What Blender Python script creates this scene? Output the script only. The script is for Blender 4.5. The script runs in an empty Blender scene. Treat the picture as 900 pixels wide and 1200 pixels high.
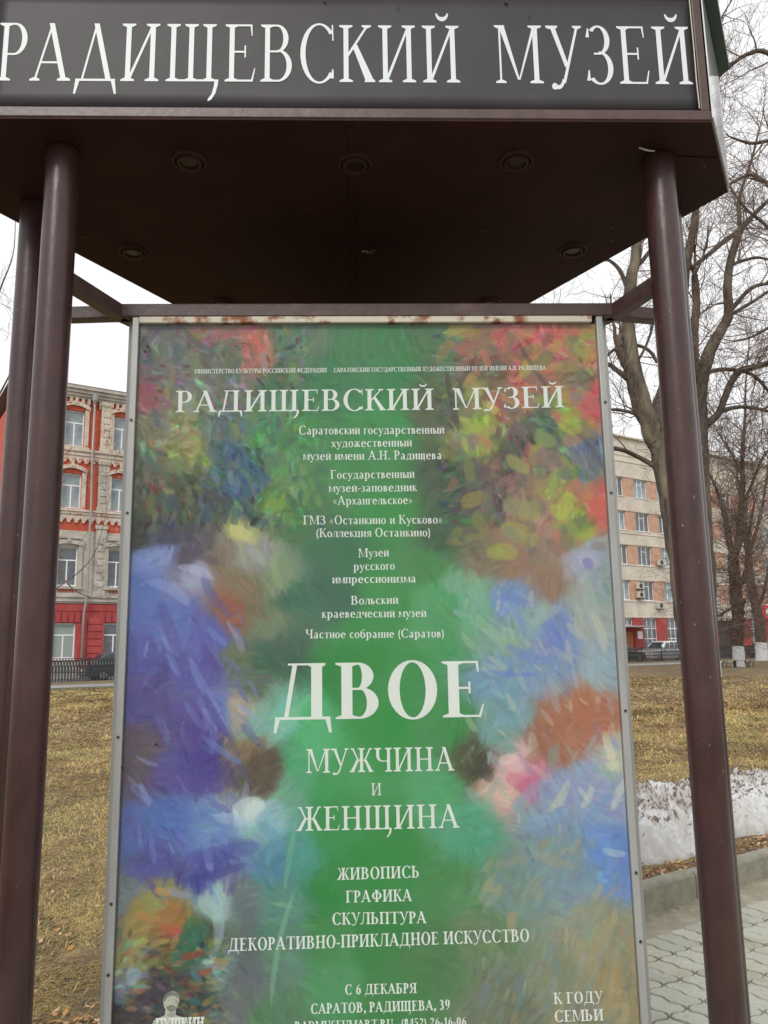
import bpy, bmesh, math, random
import numpy as np
from mathutils import Vector, Matrix
from mathutils.geometry import delaunay_2d_cdt
R = math.radians
rng = np.random.default_rng(7)
random.seed(7)
scene = bpy.context.scene
COL = scene.collection
EXPOSURE = 0.2
SIGNTXT = [(-0.8546, 2.7917, 0.2219, 2.7949, 'РАДИЩЕВСКИЙ', 0.1501), (0.2977, 2.7943, 0.7713, 2.7947, 'МУЗЕЙ', 0.1534)]
SIGNDOTS = [(0.3286, 3.0073, 0.004), (-0.1029, 3.0068, 0.003), (0.3819, 2.9686, 0.0015), (0.0703, 2.9904, 0.002)]
LAMPS = [(-0.4424, -0.1746), (-0.0342, -0.1669), (0.3676, -0.18), (-0.7075, 0.2751), (0.6277, 0.2632), (-0.5007, 0.6365), (0.4303, 0.6328)]
SCRAP = (0.0039, 0.2654); CABLE = (0.6778, -0.2258)
SCREWS = [(0.7068, 0.1306), (0.3408, 0.155), (-0.2233, 0.1471), (0.7312, 0.2073), (-0.8199, 0.1862), (0.8496, -0.1622), (-0.2644, -0.2857), (0.1749, -0.2893)]
POSTERTXT = [
(-0.4554, 2.2078, -0.1132, 2.2097, 0.0117, 'МИНИСТЕРСТВО КУЛЬТУРЫ РОССИЙСКОЙ ФЕДЕРАЦИИ', 0.15, 0.09),
(-0.0954, 2.2097, 0.4625, 2.2142, 0.0117, 'САРАТОВСКИЙ ГОСУДАРСТВЕННЫЙ ХУДОЖЕСТВЕННЫЙ МУЗЕЙ ИМЕНИ А.Н. РАДИЩЕВА', 0.15, 0.09),
(-0.5028, 2.1037, 0.1673, 2.1065, 0.0574, 'РАДИЩЕВСКИЙ', 0.135, 0.045),
(0.2139, 2.1062, 0.5089, 2.1114, 0.0579, 'МУЗЕЙ', 0.135, 0.045),
(-0.1858, 2.0424, 0.1899, 2.0425, 0.0234, 'Саратовский государственный', 0.135, 0.06),
(-0.1028, 2.008, 0.1053, 2.0091, 0.0233, 'художественный', 0.135, 0.06),
(-0.1747, 1.9749, 0.1814, 1.9747, 0.0232, 'музей имени А.Н. Радищева', 0.135, 0.06),
(-0.1052, 1.9253, 0.1101, 1.9261, 0.023, 'Государственный', 0.135, 0.06),
(-0.1097, 1.891, 0.1159, 1.8916, 0.0228, 'музей-заповедник', 0.135, 0.06),
(-0.099, 1.8579, 0.1043, 1.8586, 0.0227, '«Архангельское»', 0.135, 0.06),
(-0.1742, 1.8084, 0.1789, 1.8074, 0.0225, 'ГМЗ «Останкино и Кусково»', 0.135, 0.06),
(-0.1421, 1.7756, 0.1478, 1.775, 0.0223, '(Коллекция Останкино)', 0.135, 0.06),
(-0.0355, 1.7237, 0.0415, 1.7254, 0.0221, 'Музей', 0.135, 0.06),
(-0.0486, 1.6907, 0.0559, 1.692, 0.022, 'русского', 0.135, 0.06),
(-0.1019, 1.6595, 0.1086, 1.6593, 0.0219, 'импрессионизма', 0.135, 0.06),
(-0.0556, 1.6061, 0.0629, 1.607, 0.0217, 'Вольский', 0.135, 0.06),
(-0.1274, 1.5746, 0.1321, 1.5735, 0.0216, 'краеведческий музей', 0.135, 0.06),
(-0.1672, 1.5252, 0.1752, 1.5227, 0.0214, 'Частное собрание (Саратов)', 0.135, 0.06),
(-0.2468, 1.3316, 0.2738, 1.3306, 0.1338, 'ДВОЕ', 0.16, 0.038),
(-0.1645, 1.2077, 0.191, 1.2067, 0.0552, 'МУЖЧИНА', 0.125, 0.045),
(-0.0104, 1.154, 0.016, 1.1535, 0.0273, 'И', 0.11, 0.05),
(-0.1884, 1.0768, 0.1992, 1.0763, 0.0539, 'ЖЕНЩИНА', 0.125, 0.045),
(-0.0925, 0.9661, 0.1014, 0.9673, 0.0263, 'ЖИВОПИСЬ', 0.155, 0.06),
(-0.0729, 0.9162, 0.0823, 0.9163, 0.0261, 'ГРАФИКА', 0.155, 0.06),
(-0.1048, 0.869, 0.115, 0.8673, 0.0258, 'СКУЛЬПТУРА', 0.155, 0.06),
(-0.3435, 0.8183, 0.3543, 0.8218, 0.0273, 'ДЕКОРАТИВНО-ПРИКЛАДНОЕ ИСКУССТВО', 0.155, 0.06),
(-0.0761, 0.7196, 0.0879, 0.7188, 0.0215, 'С 6 ДЕКАБРЯ', 0.17, 0.07),
(-0.1539, 0.6816, 0.1652, 0.6819, 0.0213, 'САРАТОВ, РАДИЩЕВА, 39', 0.17, 0.07),
(-0.1905, 0.649, 0.0339, 0.6481, 0.0177, 'RADMUSEUMART.RU', 0.17, 0.07),
(0.0513, 0.6485, 0.2013, 0.648, 0.0177, '(8452) 26-16-06', 0.17, 0.07),
(0.4032, 0.6871, 0.5179, 0.6876, 0.0242, 'К ГОДУ', 0.16, 0.06),
(0.4032, 0.6495, 0.5175, 0.65, 0.0241, 'СЕМЬИ', 0.16, 0.06)]
BUST = (-0.4691,0.6699); BUSTK = 0.0828
PUSH = (-0.5032, 0.6603, -0.3942, 0.6599, 0.0229)
SPOTS = [(-0.5764, 2.2793, 0.004), (-0.5825, 2.2653, 0.004), (-0.2789, 1.2746, 0.002), (-0.5204, 1.2811, 0.003), (-0.5991, 1.2297, 0.0025), (0.4546, 1.4293, 0.0015)]
ARTPTS = [(-0.5637,2.2956,110,105,105),(-0.5981,2.331,105,105,100),(-0.3873,2.3186,150,110,110),(-0.2977,2.276,190,110,100),(-0.3753,2.2762,105,100,95),(-0.2089,2.2945,95,120,95),(-0.0077,2.2938,62,120,75),(0.1947,2.2932,80,115,80),(0.2855,2.3047,150,110,80),(0.3167,2.2336,110,90,75),(0.3534,2.3045,190,90,100),(0.3951,2.2215,180,95,85),(0.4664,2.2923,205,100,100),(0.5582,2.3039,170,150,80),(0.5888,2.2443,185,120,90),(-0.5803,2.1452,155,85,90),(-0.5167,2.2023,115,112,105),(-0.3849,2.2017,112,112,106),(-0.2304,2.1778,70,108,80),(-0.0978,2.1772,58,120,75),(-0.5557,2.0655,125,125,95),(-0.4867,2.0764,150,150,95),(-0.4564,1.9974,150,150,80),(-0.393,2.0644,85,105,95),(-0.359,1.9855,60,90,112),(-0.3255,1.9186,60,95,120),(-0.2726,2.0072,75,145,80),(-0.2186,2.0633,60,130,70),(-0.584,1.954,100,100,80),(-0.5499,1.8986,85,84,65),(-0.4742,1.865,78,80,60),(-0.3884,1.8424,60,70,70),(-0.2922,1.8414,50,75,75),(-0.2497,1.8738,110,145,60),(-0.1958,1.8405,60,110,60),(0.0361,2.2231,60,125,78),(0.0337,2.0616,60,135,75),(-0.0336,1.9271,56,130,68),(0.0303,1.8382,45,135,60),(-0.078,1.7524,50,105,68),(0.0271,1.6231,45,135,60),(-0.121,1.6461,45,95,70),(-0.1948,1.626,45,100,75),(-0.2255,1.5015,60,95,75),(0.0882,1.4968,55,138,72),(0.1895,2.1063,85,95,70),(0.2019,1.925,72,85,66),(0.1915,1.7928,60,90,60),(0.1461,1.7068,70,130,75),(0.2657,2.06,145,160,70),(0.3696,2.1515,175,120,80),(0.4279,2.1979,205,110,90),(0.4547,2.0587,75,105,80),(0.5117,2.0813,150,170,60),(0.575,2.1272,212,88,95),(0.552,2.1973,130,115,85),(0.54,1.9898,100,112,142),(0.5806,1.8548,212,88,80),(0.5115,1.8004,155,165,60),(0.5582,1.922,110,120,130),(0.5029,1.9224,150,155,70),(0.3158,1.9241,98,76,74),(0.2958,1.8576,90,70,70),(0.3617,1.9686,95,76,74),(0.4495,1.9566,130,105,95),(0.4105,1.8344,168,128,106),(0.44,1.7683,165,125,105),(0.3541,1.7911,160,120,95),(0.3499,1.6936,152,112,86),(0.4346,1.6604,150,115,92),(0.2969,1.7157,130,115,90),(0.2298,1.6416,120,170,140),(0.2597,1.5778,118,165,140),(0.3875,1.576,140,168,172),(0.3214,1.5246,135,165,155),(0.3467,1.6189,120,150,200),(0.5373,1.574,165,172,168),(0.5506,1.7236,170,168,195),(0.5928,1.7015,150,165,170),(0.4495,1.5332,120,140,195),(0.424,1.4504,130,152,190),(0.3176,1.4315,120,155,185),(0.1759,1.6211,80,155,100),(0.1418,1.5376,75,150,95),(0.5935,1.4478,155,175,190),(0.5447,1.3461,178,112,84),(0.4795,1.3068,172,108,82),(0.4143,1.2579,160,104,80),(0.3291,1.21,225,175,180),(0.2962,1.1615,220,180,170),(0.3526,1.18,200,110,145),(0.2367,1.2216,85,88,62),(0.2566,1.2015,75,75,60),(0.291,1.2901,120,160,155),(0.3343,1.3295,125,160,170),(0.4499,1.1487,140,152,188),(0.5153,1.2064,150,160,190),(0.5685,1.2252,190,188,175),(0.5572,1.1465,150,160,195),(0.4058,1.0912,130,150,175),(0.402,1.0145,125,148,155),(0.3176,0.9407,118,142,132),(0.4822,0.9937,120,145,165),(0.5486,1.0113,110,148,210),(0.5955,1.0102,105,135,195),(0.5136,0.8428,140,142,122),(0.4077,0.7356,128,132,106),(0.5764,0.7312,152,136,102),(0.5414,0.8052,150,138,105),(0.2332,0.8313,92,122,82),(0.3065,0.6843,108,114,90),(0.197,0.9435,80,135,85),(0.463,0.6622,130,125,100),(-0.5646,1.7152,125,145,205),(-0.5022,1.7358,135,150,205),(-0.4273,1.6923,165,165,200),(-0.5823,1.6311,95,115,190),(-0.4976,1.5882,92,110,185),(-0.4133,1.5456,88,90,175),(-0.557,1.5065,85,85,165),(-0.4315,1.4434,85,80,165),(-0.5525,1.3849,85,74,148),(-0.4487,1.3233,82,66,148),(-0.3885,1.3621,110,120,190),(-0.4057,1.224,76,62,146),(-0.5582,1.266,95,75,95),(-0.5769,1.2273,90,75,90),(-0.5065,1.226,84,74,150),(-0.4828,1.1098,85,112,182),(-0.5808,1.0738,90,105,170),(-0.3823,1.0791,110,140,195),(-0.3032,1.1252,195,212,216),(-0.2626,1.0861,140,180,190),(-0.3807,1.0035,78,82,158),(-0.5187,0.9972,85,85,155),(-0.2419,1.0192,82,132,160),(-0.1922,1.0465,80,150,140),(-0.5884,1.7903,62,58,56),(-0.5039,1.7894,70,64,84),(-0.4183,1.7562,90,76,92),(-0.4492,1.7245,85,72,90),(-0.3548,1.7555,135,120,110),(-0.3235,1.7875,192,190,125),(-0.2908,1.7333,150,150,145),(-0.3857,1.7131,130,105,85),(-0.3216,1.6698,130,110,85),(-0.2373,1.6688,122,142,110),(-0.3519,1.5967,150,80,58),(-0.2891,1.5958,120,110,80),(-0.2573,1.5641,110,125,90),(-0.35,1.4932,100,110,85),(-0.2669,1.4816,55,95,75),(-0.3178,1.4213,95,110,95),(-0.3373,1.3612,178,162,150),(-0.2856,1.3204,135,175,165),(-0.2344,1.3195,120,185,165),(-0.3052,1.2613,140,120,95),(-0.2742,1.2215,98,82,70),(-0.2838,1.1827,95,82,70),(-0.2032,1.2201,80,160,115),(-0.2231,1.1621,110,165,140),(-0.4965,0.9225,152,148,85),(-0.5441,0.8869,160,135,72),(-0.4658,0.8759,165,115,65),(-0.4257,0.8385,58,108,84),(-0.5755,0.9428,120,125,130),(-0.5607,0.8147,140,140,95),(-0.4929,0.813,100,95,65),(-0.5486,0.7516,125,130,142),(-0.5092,0.7239,62,50,62),(-0.5558,0.6898,60,55,55),(-0.4231,0.7394,58,64,54),(-0.387,0.8466,80,90,70),(-0.3631,0.9194,165,190,190),(-0.3722,0.7919,130,150,150),(-0.3001,0.9179,110,120,125),(-0.298,0.772,98,104,108),(-0.3256,0.6836,100,105,105),(-0.2213,0.916,95,140,130),(-0.2205,0.8061,88,130,112),(-0.2389,0.6812,70,120,80),(-0.0797,1.4583,48,132,66),(-0.1627,1.2983,85,175,120),(-0.0811,1.2178,60,150,85),(-0.0817,1.1014,52,140,72),(-0.1025,0.9504,50,132,66),(0.0222,1.295,50,140,66),(0.0181,1.0229,45,132,60),(0.0153,0.8367,42,122,56),(0.0137,0.7279,52,122,60),(0.1672,1.3124,66,140,80),(0.1634,1.1739,78,158,105),(0.2114,1.076,85,158,125),(0.1569,0.9444,60,130,70),(0.133,0.7972,66,116,66),(-0.0837,0.7484,66,140,86),(-0.1226,0.8401,60,130,72),(-0.0162,1.5399,46,134,62)]
ARTSTROKES = [(0.2124,2.1292,38.0,4.0,80.0,60,50,50,0.7),(0.248,2.1988,32.3,3.0,-60.0,66,54,54,0.7),(0.429,2.2214,38.0,3.0,60.0,70,58,54,0.6),(0.5636,2.0123,42.8,3.0,52.0,80,70,70,0.6),(0.5973,2.1971,24.7,2.0,-20.0,86,74,66,0.6),(-0.4533,2.2953,24.7,4.0,40.0,60,80,66,0.5),(0.3534,2.3045,13.3,6.0,80.0,212,96,96,0.7),(0.5135,2.3208,20.9,6.0,5.0,214,100,104,0.7),(0.581,2.1156,15.2,9.0,60.0,222,90,98,0.8),(0.4893,2.0815,13.3,6.0,50.0,220,110,96,0.7),(0.5828,1.8548,9.5,12.0,80.0,218,92,80,0.8),(-0.2978,2.283,11.4,7.0,70.0,206,104,92,0.8),(-0.3827,2.3139,11.4,6.0,10.0,190,96,110,0.7),(-0.5803,2.1452,15.2,8.0,60.0,168,80,88,0.7),(0.2768,2.0599,11.4,6.0,-20.0,170,185,60,0.7),(0.5171,2.0583,15.2,9.0,20.0,172,190,60,0.7),(0.4761,1.8337,11.4,8.0,40.0,176,190,60,0.7),(0.5496,1.7781,13.3,7.0,-30.0,170,180,62,0.7),(0.242,2.0147,9.5,4.0,80.0,176,190,72,0.7),(0.4582,2.1279,15.2,6.0,10.0,150,170,70,0.6),(0.3686,2.1284,11.4,5.0,30.0,210,140,80,0.7),(0.3059,2.2455,13.3,5.0,70.0,205,120,96,0.7),(-0.3596,2.0191,11.4,5.0,85.0,70,100,130,0.6),(-0.3277,2.064,9.5,4.0,80.0,90,120,150,0.6),(-0.358,1.9299,9.5,4.0,80.0,150,170,190,0.5),(-0.2727,2.0185,13.3,5.0,75.0,96,170,90,0.6),(-0.2453,1.8628,13.3,7.0,10.0,130,160,66,0.7),(-0.4462,2.0197,15.2,5.0,85.0,168,165,90,0.6),(-0.5002,2.0201,11.4,5.0,80.0,150,146,96,0.6),(-0.3944,1.6286,32.3,6.0,55.0,80,76,160,0.5),(-0.4963,1.5468,38.0,7.0,70.0,84,70,152,0.6),(-0.4207,1.423,32.3,5.0,60.0,130,150,215,0.6),(-0.384,1.342,28.5,5.0,60.0,72,60,140,0.7),(-0.5314,1.3645,38.0,8.0,80.0,82,66,140,0.5),(-0.3661,1.2625,26.6,4.0,35.0,120,140,215,0.6),(-0.4996,1.651,28.5,7.0,30.0,150,165,225,0.6),(-0.4379,1.6967,22.8,5.0,20.0,190,185,215,0.6),(-0.5799,1.5686,28.5,8.0,85.0,92,110,190,0.5),(-0.4015,1.4837,19.0,5.0,60.0,76,62,150,0.7),(-0.4349,1.1857,36.1,8.0,10.0,84,66,150,0.6),(-0.4828,1.1098,41.8,9.0,5.0,88,118,190,0.5),(-0.3614,1.0313,41.8,9.0,-8.0,78,84,165,0.6),(-0.5187,0.9972,38.0,9.0,0.0,82,84,160,0.5),(-0.3033,1.1348,19.0,10.0,-15.0,214,224,222,0.7),(-0.3429,1.1068,19.0,6.0,10.0,170,190,225,0.6),(-0.2424,1.0666,20.9,7.0,50.0,96,150,180,0.6),(-0.3803,0.9848,38.0,5.0,-12.0,70,70,145,0.6),(-0.3235,1.7875,19.0,7.0,30.0,214,206,132,0.6),(-0.2438,1.6901,20.9,5.0,75.0,150,168,110,0.6),(-0.3738,1.6494,13.3,7.0,60.0,150,98,70,0.5),(-0.5035,1.7786,28.5,6.0,5.0,66,62,92,0.6),(-0.4284,1.7349,24.7,6.0,25.0,74,64,92,0.6),(-0.3105,1.6275,17.1,7.0,20.0,140,108,78,0.5),(-0.2908,1.7333,13.3,6.0,40.0,176,176,176,0.5),(-0.2843,1.2217,22.8,6.0,75.0,96,80,68,0.6),(-0.2242,1.3193,28.5,8.0,-50.0,150,200,190,0.5),(-0.1833,1.3586,24.7,6.0,-45.0,110,190,130,0.5),(-0.4752,0.867,11.4,4.0,15.0,190,88,60,0.8),(-0.5347,0.8959,11.4,4.0,30.0,200,130,70,0.7),(-0.425,0.8113,13.3,4.0,-10.0,160,64,56,0.8),(-0.5035,0.8404,9.5,3.0,-15.0,176,150,90,0.7),(-0.4126,0.8563,13.3,8.0,-30.0,56,112,90,0.7),(-0.4974,0.9503,9.5,4.0,10.0,214,160,90,0.7),(-0.395,0.7745,9.5,3.0,-10.0,180,70,56,0.7),(-0.4769,0.9221,9.5,3.0,20.0,196,120,60,0.6),(-0.5213,0.7957,11.4,4.0,-30.0,150,150,80,0.6),(-0.5095,0.7328,22.8,8.0,-35.0,58,46,60,0.7),(-0.5589,0.7698,9.5,7.0,-60.0,150,180,200,0.7),(-0.3663,0.8826,28.5,6.0,85.0,176,204,206,0.6),(-0.2949,0.8261,41.8,10.0,88.0,92,98,104,0.4),(-0.2284,0.8245,57.0,3.0,-78.0,130,190,150,0.6),(-0.2021,1.0278,38.0,3.0,-80.0,130,190,150,0.5),(0.2619,1.6412,24.7,7.0,70.0,130,190,150,0.5),(0.3467,1.6189,20.9,5.0,10.0,110,130,200,0.6),(0.4489,1.5227,20.9,7.0,60.0,100,120,200,0.6),(0.29,1.5354,24.7,7.0,40.0,150,190,150,0.5),(0.5399,1.6163,32.3,8.0,80.0,175,184,180,0.6),(0.5669,1.5315,24.7,5.0,75.0,210,205,180,0.6),(0.3827,1.4717,28.5,6.0,20.0,110,130,205,0.6),(0.3386,1.4312,28.5,3.0,5.0,100,120,210,0.6),(0.5298,1.4488,32.3,8.0,80.0,160,178,190,0.6),(0.4303,1.5755,22.8,6.0,-30.0,170,180,180,0.6),(0.5457,1.7128,13.3,10.0,20.0,190,188,214,0.7),(0.545,1.702,7.6,6.0,60.0,120,110,180,0.7),(0.2278,1.5782,28.5,6.0,80.0,100,180,130,0.5),(0.5231,1.3364,22.8,9.0,-22.0,176,104,78,0.7),(0.447,1.2873,22.8,9.0,-32.0,170,104,78,0.7),(0.3925,1.2384,13.3,8.0,-40.0,150,96,74,0.6),(0.3287,1.2001,17.1,14.0,0.0,226,180,182,0.7),(0.3402,1.1802,13.3,8.0,20.0,204,108,140,0.6),(0.3217,1.2299,11.4,6.0,-10.0,236,206,204,0.7),(0.3225,1.1512,11.4,5.0,0.0,232,196,170,0.6),(0.2309,1.2316,17.1,8.0,50.0,84,84,60,0.7),(0.2669,1.2013,11.4,7.0,60.0,72,66,58,0.6),(0.5698,1.2451,22.8,5.0,75.0,226,220,190,0.7),(0.5841,1.146,19.0,5.0,-60.0,226,222,196,0.6),(0.4453,1.139,20.9,5.0,-55.0,214,208,176,0.6),(0.5112,1.1377,13.3,4.0,-60.0,220,214,186,0.6),(0.4058,1.0912,28.5,7.0,-20.0,130,160,200,0.6),(0.53,1.108,28.5,6.0,-45.0,120,150,200,0.6),(0.3677,1.1503,28.5,6.0,-40.0,140,170,200,0.5),(0.5473,0.9922,19.0,9.0,30.0,104,138,214,0.7),(0.5649,1.0109,13.3,4.0,10.0,200,210,225,0.6),(0.5916,0.9533,15.2,5.0,70.0,110,140,200,0.5),(0.4213,0.995,22.8,6.0,20.0,190,160,120,0.4),(0.32,0.9973,19.0,5.0,-10.0,180,160,120,0.3),(0.5114,0.806,38.0,8.0,-65.0,170,146,104,0.5),(0.5454,0.7139,32.3,8.0,-70.0,176,148,100,0.5),(0.4265,0.7171,38.0,8.0,-50.0,120,134,112,0.5),(0.3159,0.9033,41.8,7.0,10.0,100,140,140,0.4),(0.2408,1.0466,38.0,5.0,0.0,70,160,130,0.4),(0.2024,1.1148,38.0,6.0,-10.0,90,180,130,0.4)]
TREE_A = [[(11.98,31.0,-0.01,0.55),(11.92,31.0,0.8,0.497),(11.8,31.0,2.6,0.461),(11.67,31.0,4.79,0.443),(11.52,31.0,6.85,0.426),(11.33,31.0,8.78,0.426),(11.08,31.0,10.04,0.408),(10.98,31.0,10.58,0.248)],[(11.14,31.0,9.5,0.408),(10.95,31.0,10.22,0.426),(10.64,31.0,11.24,0.408),(10.4,31.0,12.41,0.372),(10.3,31.0,13.53,0.319),(10.32,31.0,14.84,0.266),(10.53,31.0,16.36,0.248),(10.84,31.0,17.71,0.213),(11.05,31.0,19.08,0.195),(11.41,31.0,21.67,0.16),(11.8,31.0,24.96,0.124),(12.57,31.0,28.79,0.089),(13.26,31.0,32.77,0.053)],[(10.37,31.0,12.41,0.231),(10.09,31.0,12.97,0.213),(9.91,31.0,13.42,0.195),(9.81,31.0,13.61,0.16)],[(11.06,31.0,9.32,0.319),(11.12,31.0,10.22,0.337),(11.59,31.3,11.39,0.319),(12.17,31.5,12.94,0.284),(12.72,31.6,14.87,0.231),(13.21,31.8,17.3,0.195),(13.97,32.0,20.22,0.16),(14.59,32.0,24.39,0.124),(15.5,32.0,29.18,0.089)],[(11.31,31.0,8.08,0.124),(10.93,31.0,8.58,0.106),(10.24,31.0,9.01,0.089),(9.51,30.5,9.15,0.089),(8.59,30.0,9.14,0.071),(7.61,29.5,8.82,0.053),(6.69,29.0,9.04,0.035)],[(10.77,31.0,10.58,0.089),(10.12,31.0,10.85,0.071),(9.5,31.0,10.97,0.062),(8.8,31.0,10.94,0.053),(8.12,31.0,11.35,0.035),(7.07,31.0,11.37,0.027)],[(10.15,31.0,12.23,0.106),(9.68,31.0,12.68,0.106),(9.38,31.0,12.91,0.089),(8.93,31.0,12.99,0.053),(8.24,31.0,13.37,0.035)],[(11.4,31.0,12.95,0.071),(11.15,31.0,13.44,0.071),(10.67,31.0,13.71,0.071),(10.04,31.0,13.76,0.071),(9.45,31.0,13.39,0.062),(9.1,31.0,12.99,0.053),(8.82,31.0,12.44,0.035)],[(10.44,31.0,15.98,0.089),(10.18,31.0,16.95,0.089),(9.85,31.0,17.42,0.071),(9.4,31.0,17.73,0.053),(8.88,31.0,18.13,0.035)],[(10.77,31.0,17.13,0.089),(11.28,31.0,17.7,0.089),(11.88,31.0,18.48,0.071),(12.59,31.0,19.17,0.053),(13.46,31.0,20.03,0.044)],[(10.23,31.0,12.42,0.053),(10.99,31.0,13.7,0.053),(11.34,31.0,14.64,0.053),(11.53,31.0,15.77,0.035)]]
TREE_B = [[(12.98,32.4,0.08,0.519),(13.04,32.4,1.95,0.463),(13.17,32.4,4.74,0.445),(13.24,32.4,6.89,0.426),(13.36,32.4,9.09,0.408),(13.47,32.4,10.96,0.389),(13.55,32.4,12.29,0.371)],[(13.47,32.4,12.29,0.241),(13.51,32.4,13.64,0.222),(13.61,32.4,14.81,0.204),(13.82,32.4,15.99,0.167),(13.86,32.4,16.95,0.167),(13.87,32.4,17.51,0.13)],[(13.61,32.4,12.1,0.315),(13.96,32.4,13.24,0.278),(14.37,32.4,14.21,0.259),(14.85,32.4,14.98,0.222),(15.21,32.4,15.65,0.204),(15.23,32.4,16.76,0.185),(15.45,32.4,17.89,0.167),(15.81,32.4,18.98,0.167),(16.09,32.4,19.59,0.148),(16.61,32.4,20.2,0.111),(17.33,32.4,20.9,0.093),(18.49,32.4,21.84,0.074),(19.81,32.4,23.3,0.056)],[(13.5,32.4,10.39,0.167),(13.85,32.4,10.69,0.167),(14.37,32.4,11.17,0.148),(14.72,32.4,11.89,0.148),(15.08,32.4,12.61,0.148),(15.49,32.4,13.06,0.148),(16.13,32.4,13.21,0.13),(16.89,32.4,13.43,0.111),(18.02,32.4,13.64,0.074),(19.37,32.4,14.13,0.056)],[(13.76,32.4,12.67,0.111),(14.16,32.4,13.01,0.093),(14.76,32.4,13.12,0.093),(15.38,32.4,13.07,0.074)],[(14.41,32.4,11.21,0.111),(14.97,32.4,11.39,0.093),(15.6,32.4,11.42,0.074),(16.24,32.4,11.29,0.074),(17.19,32.4,10.98,0.056),(18.24,32.4,10.51,0.037)],[(16.14,32.4,19.67,0.111),(15.69,32.4,19.35,0.111),(15.04,32.4,18.87,0.111),(14.23,32.4,18.19,0.093),(13.58,32.4,17.72,0.074),(13.13,32.4,17.2,0.056)],[(15.25,32.4,15.73,0.093),(15.71,32.4,16.28,0.093),(16.29,32.4,16.83,0.093),(16.87,32.4,17.02,0.074),(18.01,32.4,17.12,0.056),(19.41,32.4,17.9,0.037)],[(15.24,32.4,15.57,0.093),(15.75,32.4,15.88,0.074),(16.42,32.4,16.27,0.074),(17.22,32.4,16.73,0.056),(18.55,32.4,16.91,0.037)],[(15.42,32.4,13.07,0.074),(15.92,32.4,12.9,0.074),(16.32,32.4,12.51,0.074),(16.9,32.4,11.66,0.056)],[(15.57,32.4,17.97,0.074),(16.11,32.4,18.16,0.074),(16.8,32.4,18.27,0.056),(17.72,32.4,18.01,0.037)],[(16.09,32.4,19.59,0.093),(16.09,32.4,20.42,0.093),(16.27,32.4,21.46,0.074),(16.87,32.4,22.93,0.056),(17.42,32.4,24.63,0.037)]]
TREE_C = [[(20.07,45.6,0.05,0.326),(20.13,45.6,0.76,0.313),(20.17,45.6,1.63,0.3),(20.18,45.6,2.35,0.339),(20.28,45.6,2.84,0.313),(20.29,45.6,3.57,0.365),(20.29,45.6,4.55,0.313),(20.28,45.6,5.54,0.313),(20.32,45.6,6.54,0.287)],[(20.32,45.6,6.54,0.209),(20.15,45.6,7.44,0.183),(20.09,45.6,8.46,0.157),(19.89,45.6,9.58,0.13),(19.63,45.6,10.61,0.078),(19.3,45.6,11.55,0.052)],[(20.37,45.6,6.54,0.235),(20.75,45.6,7.43,0.209),(21.0,45.6,9.05,0.183),(21.24,45.6,10.59,0.157),(21.36,45.6,11.88,0.13),(21.53,45.6,13.19,0.104),(21.78,45.6,14.77,0.078),(22.03,45.6,16.91,0.052),(22.5,45.6,19.62,0.031)],[(20.24,45.6,4.06,0.157),(20.6,45.6,4.79,0.157),(21.03,45.6,5.63,0.13),(21.24,45.6,6.77,0.104),(21.45,45.6,8.03,0.078),(21.85,45.6,9.55,0.052)],[(21.09,45.6,9.56,0.104),(21.62,45.6,10.32,0.091),(22.37,45.6,11.87,0.078),(22.97,45.6,12.74,0.078),(24.34,45.6,13.67,0.052)],[(20.24,45.6,3.47,0.104),(19.68,45.6,3.33,0.091),(19.16,45.6,3.0,0.065),(18.69,45.6,3.2,0.052)],[(21.29,45.6,11.1,0.078),(20.98,45.6,12.15,0.065),(20.46,45.6,13.2,0.052),(20.02,45.6,14.0,0.039)]]
TREE_D = [[(28.18,60.0,0.13,0.446),(28.25,60.0,1.51,0.412),(28.26,60.0,2.91,0.378),(28.11,60.0,4.07,0.343),(27.93,60.0,5.5,0.309),(27.87,60.0,6.93,0.275),(27.85,60.0,8.11,0.24)],[(27.85,60.0,8.11,0.172),(27.77,60.0,9.43,0.154),(27.89,60.0,11.43,0.137),(27.68,60.0,13.46,0.103),(27.6,60.0,15.51,0.069)],[(27.88,60.0,7.78,0.172),(28.49,60.0,9.42,0.137),(29.21,60.0,11.41,0.12),(29.74,60.0,13.43,0.086),(30.34,60.0,16.15,0.069)],[(28.16,60.0,3.88,0.137),(28.8,60.0,5.16,0.137),(29.29,60.0,6.78,0.103),(30.0,60.0,8.74,0.069)]]
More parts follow.
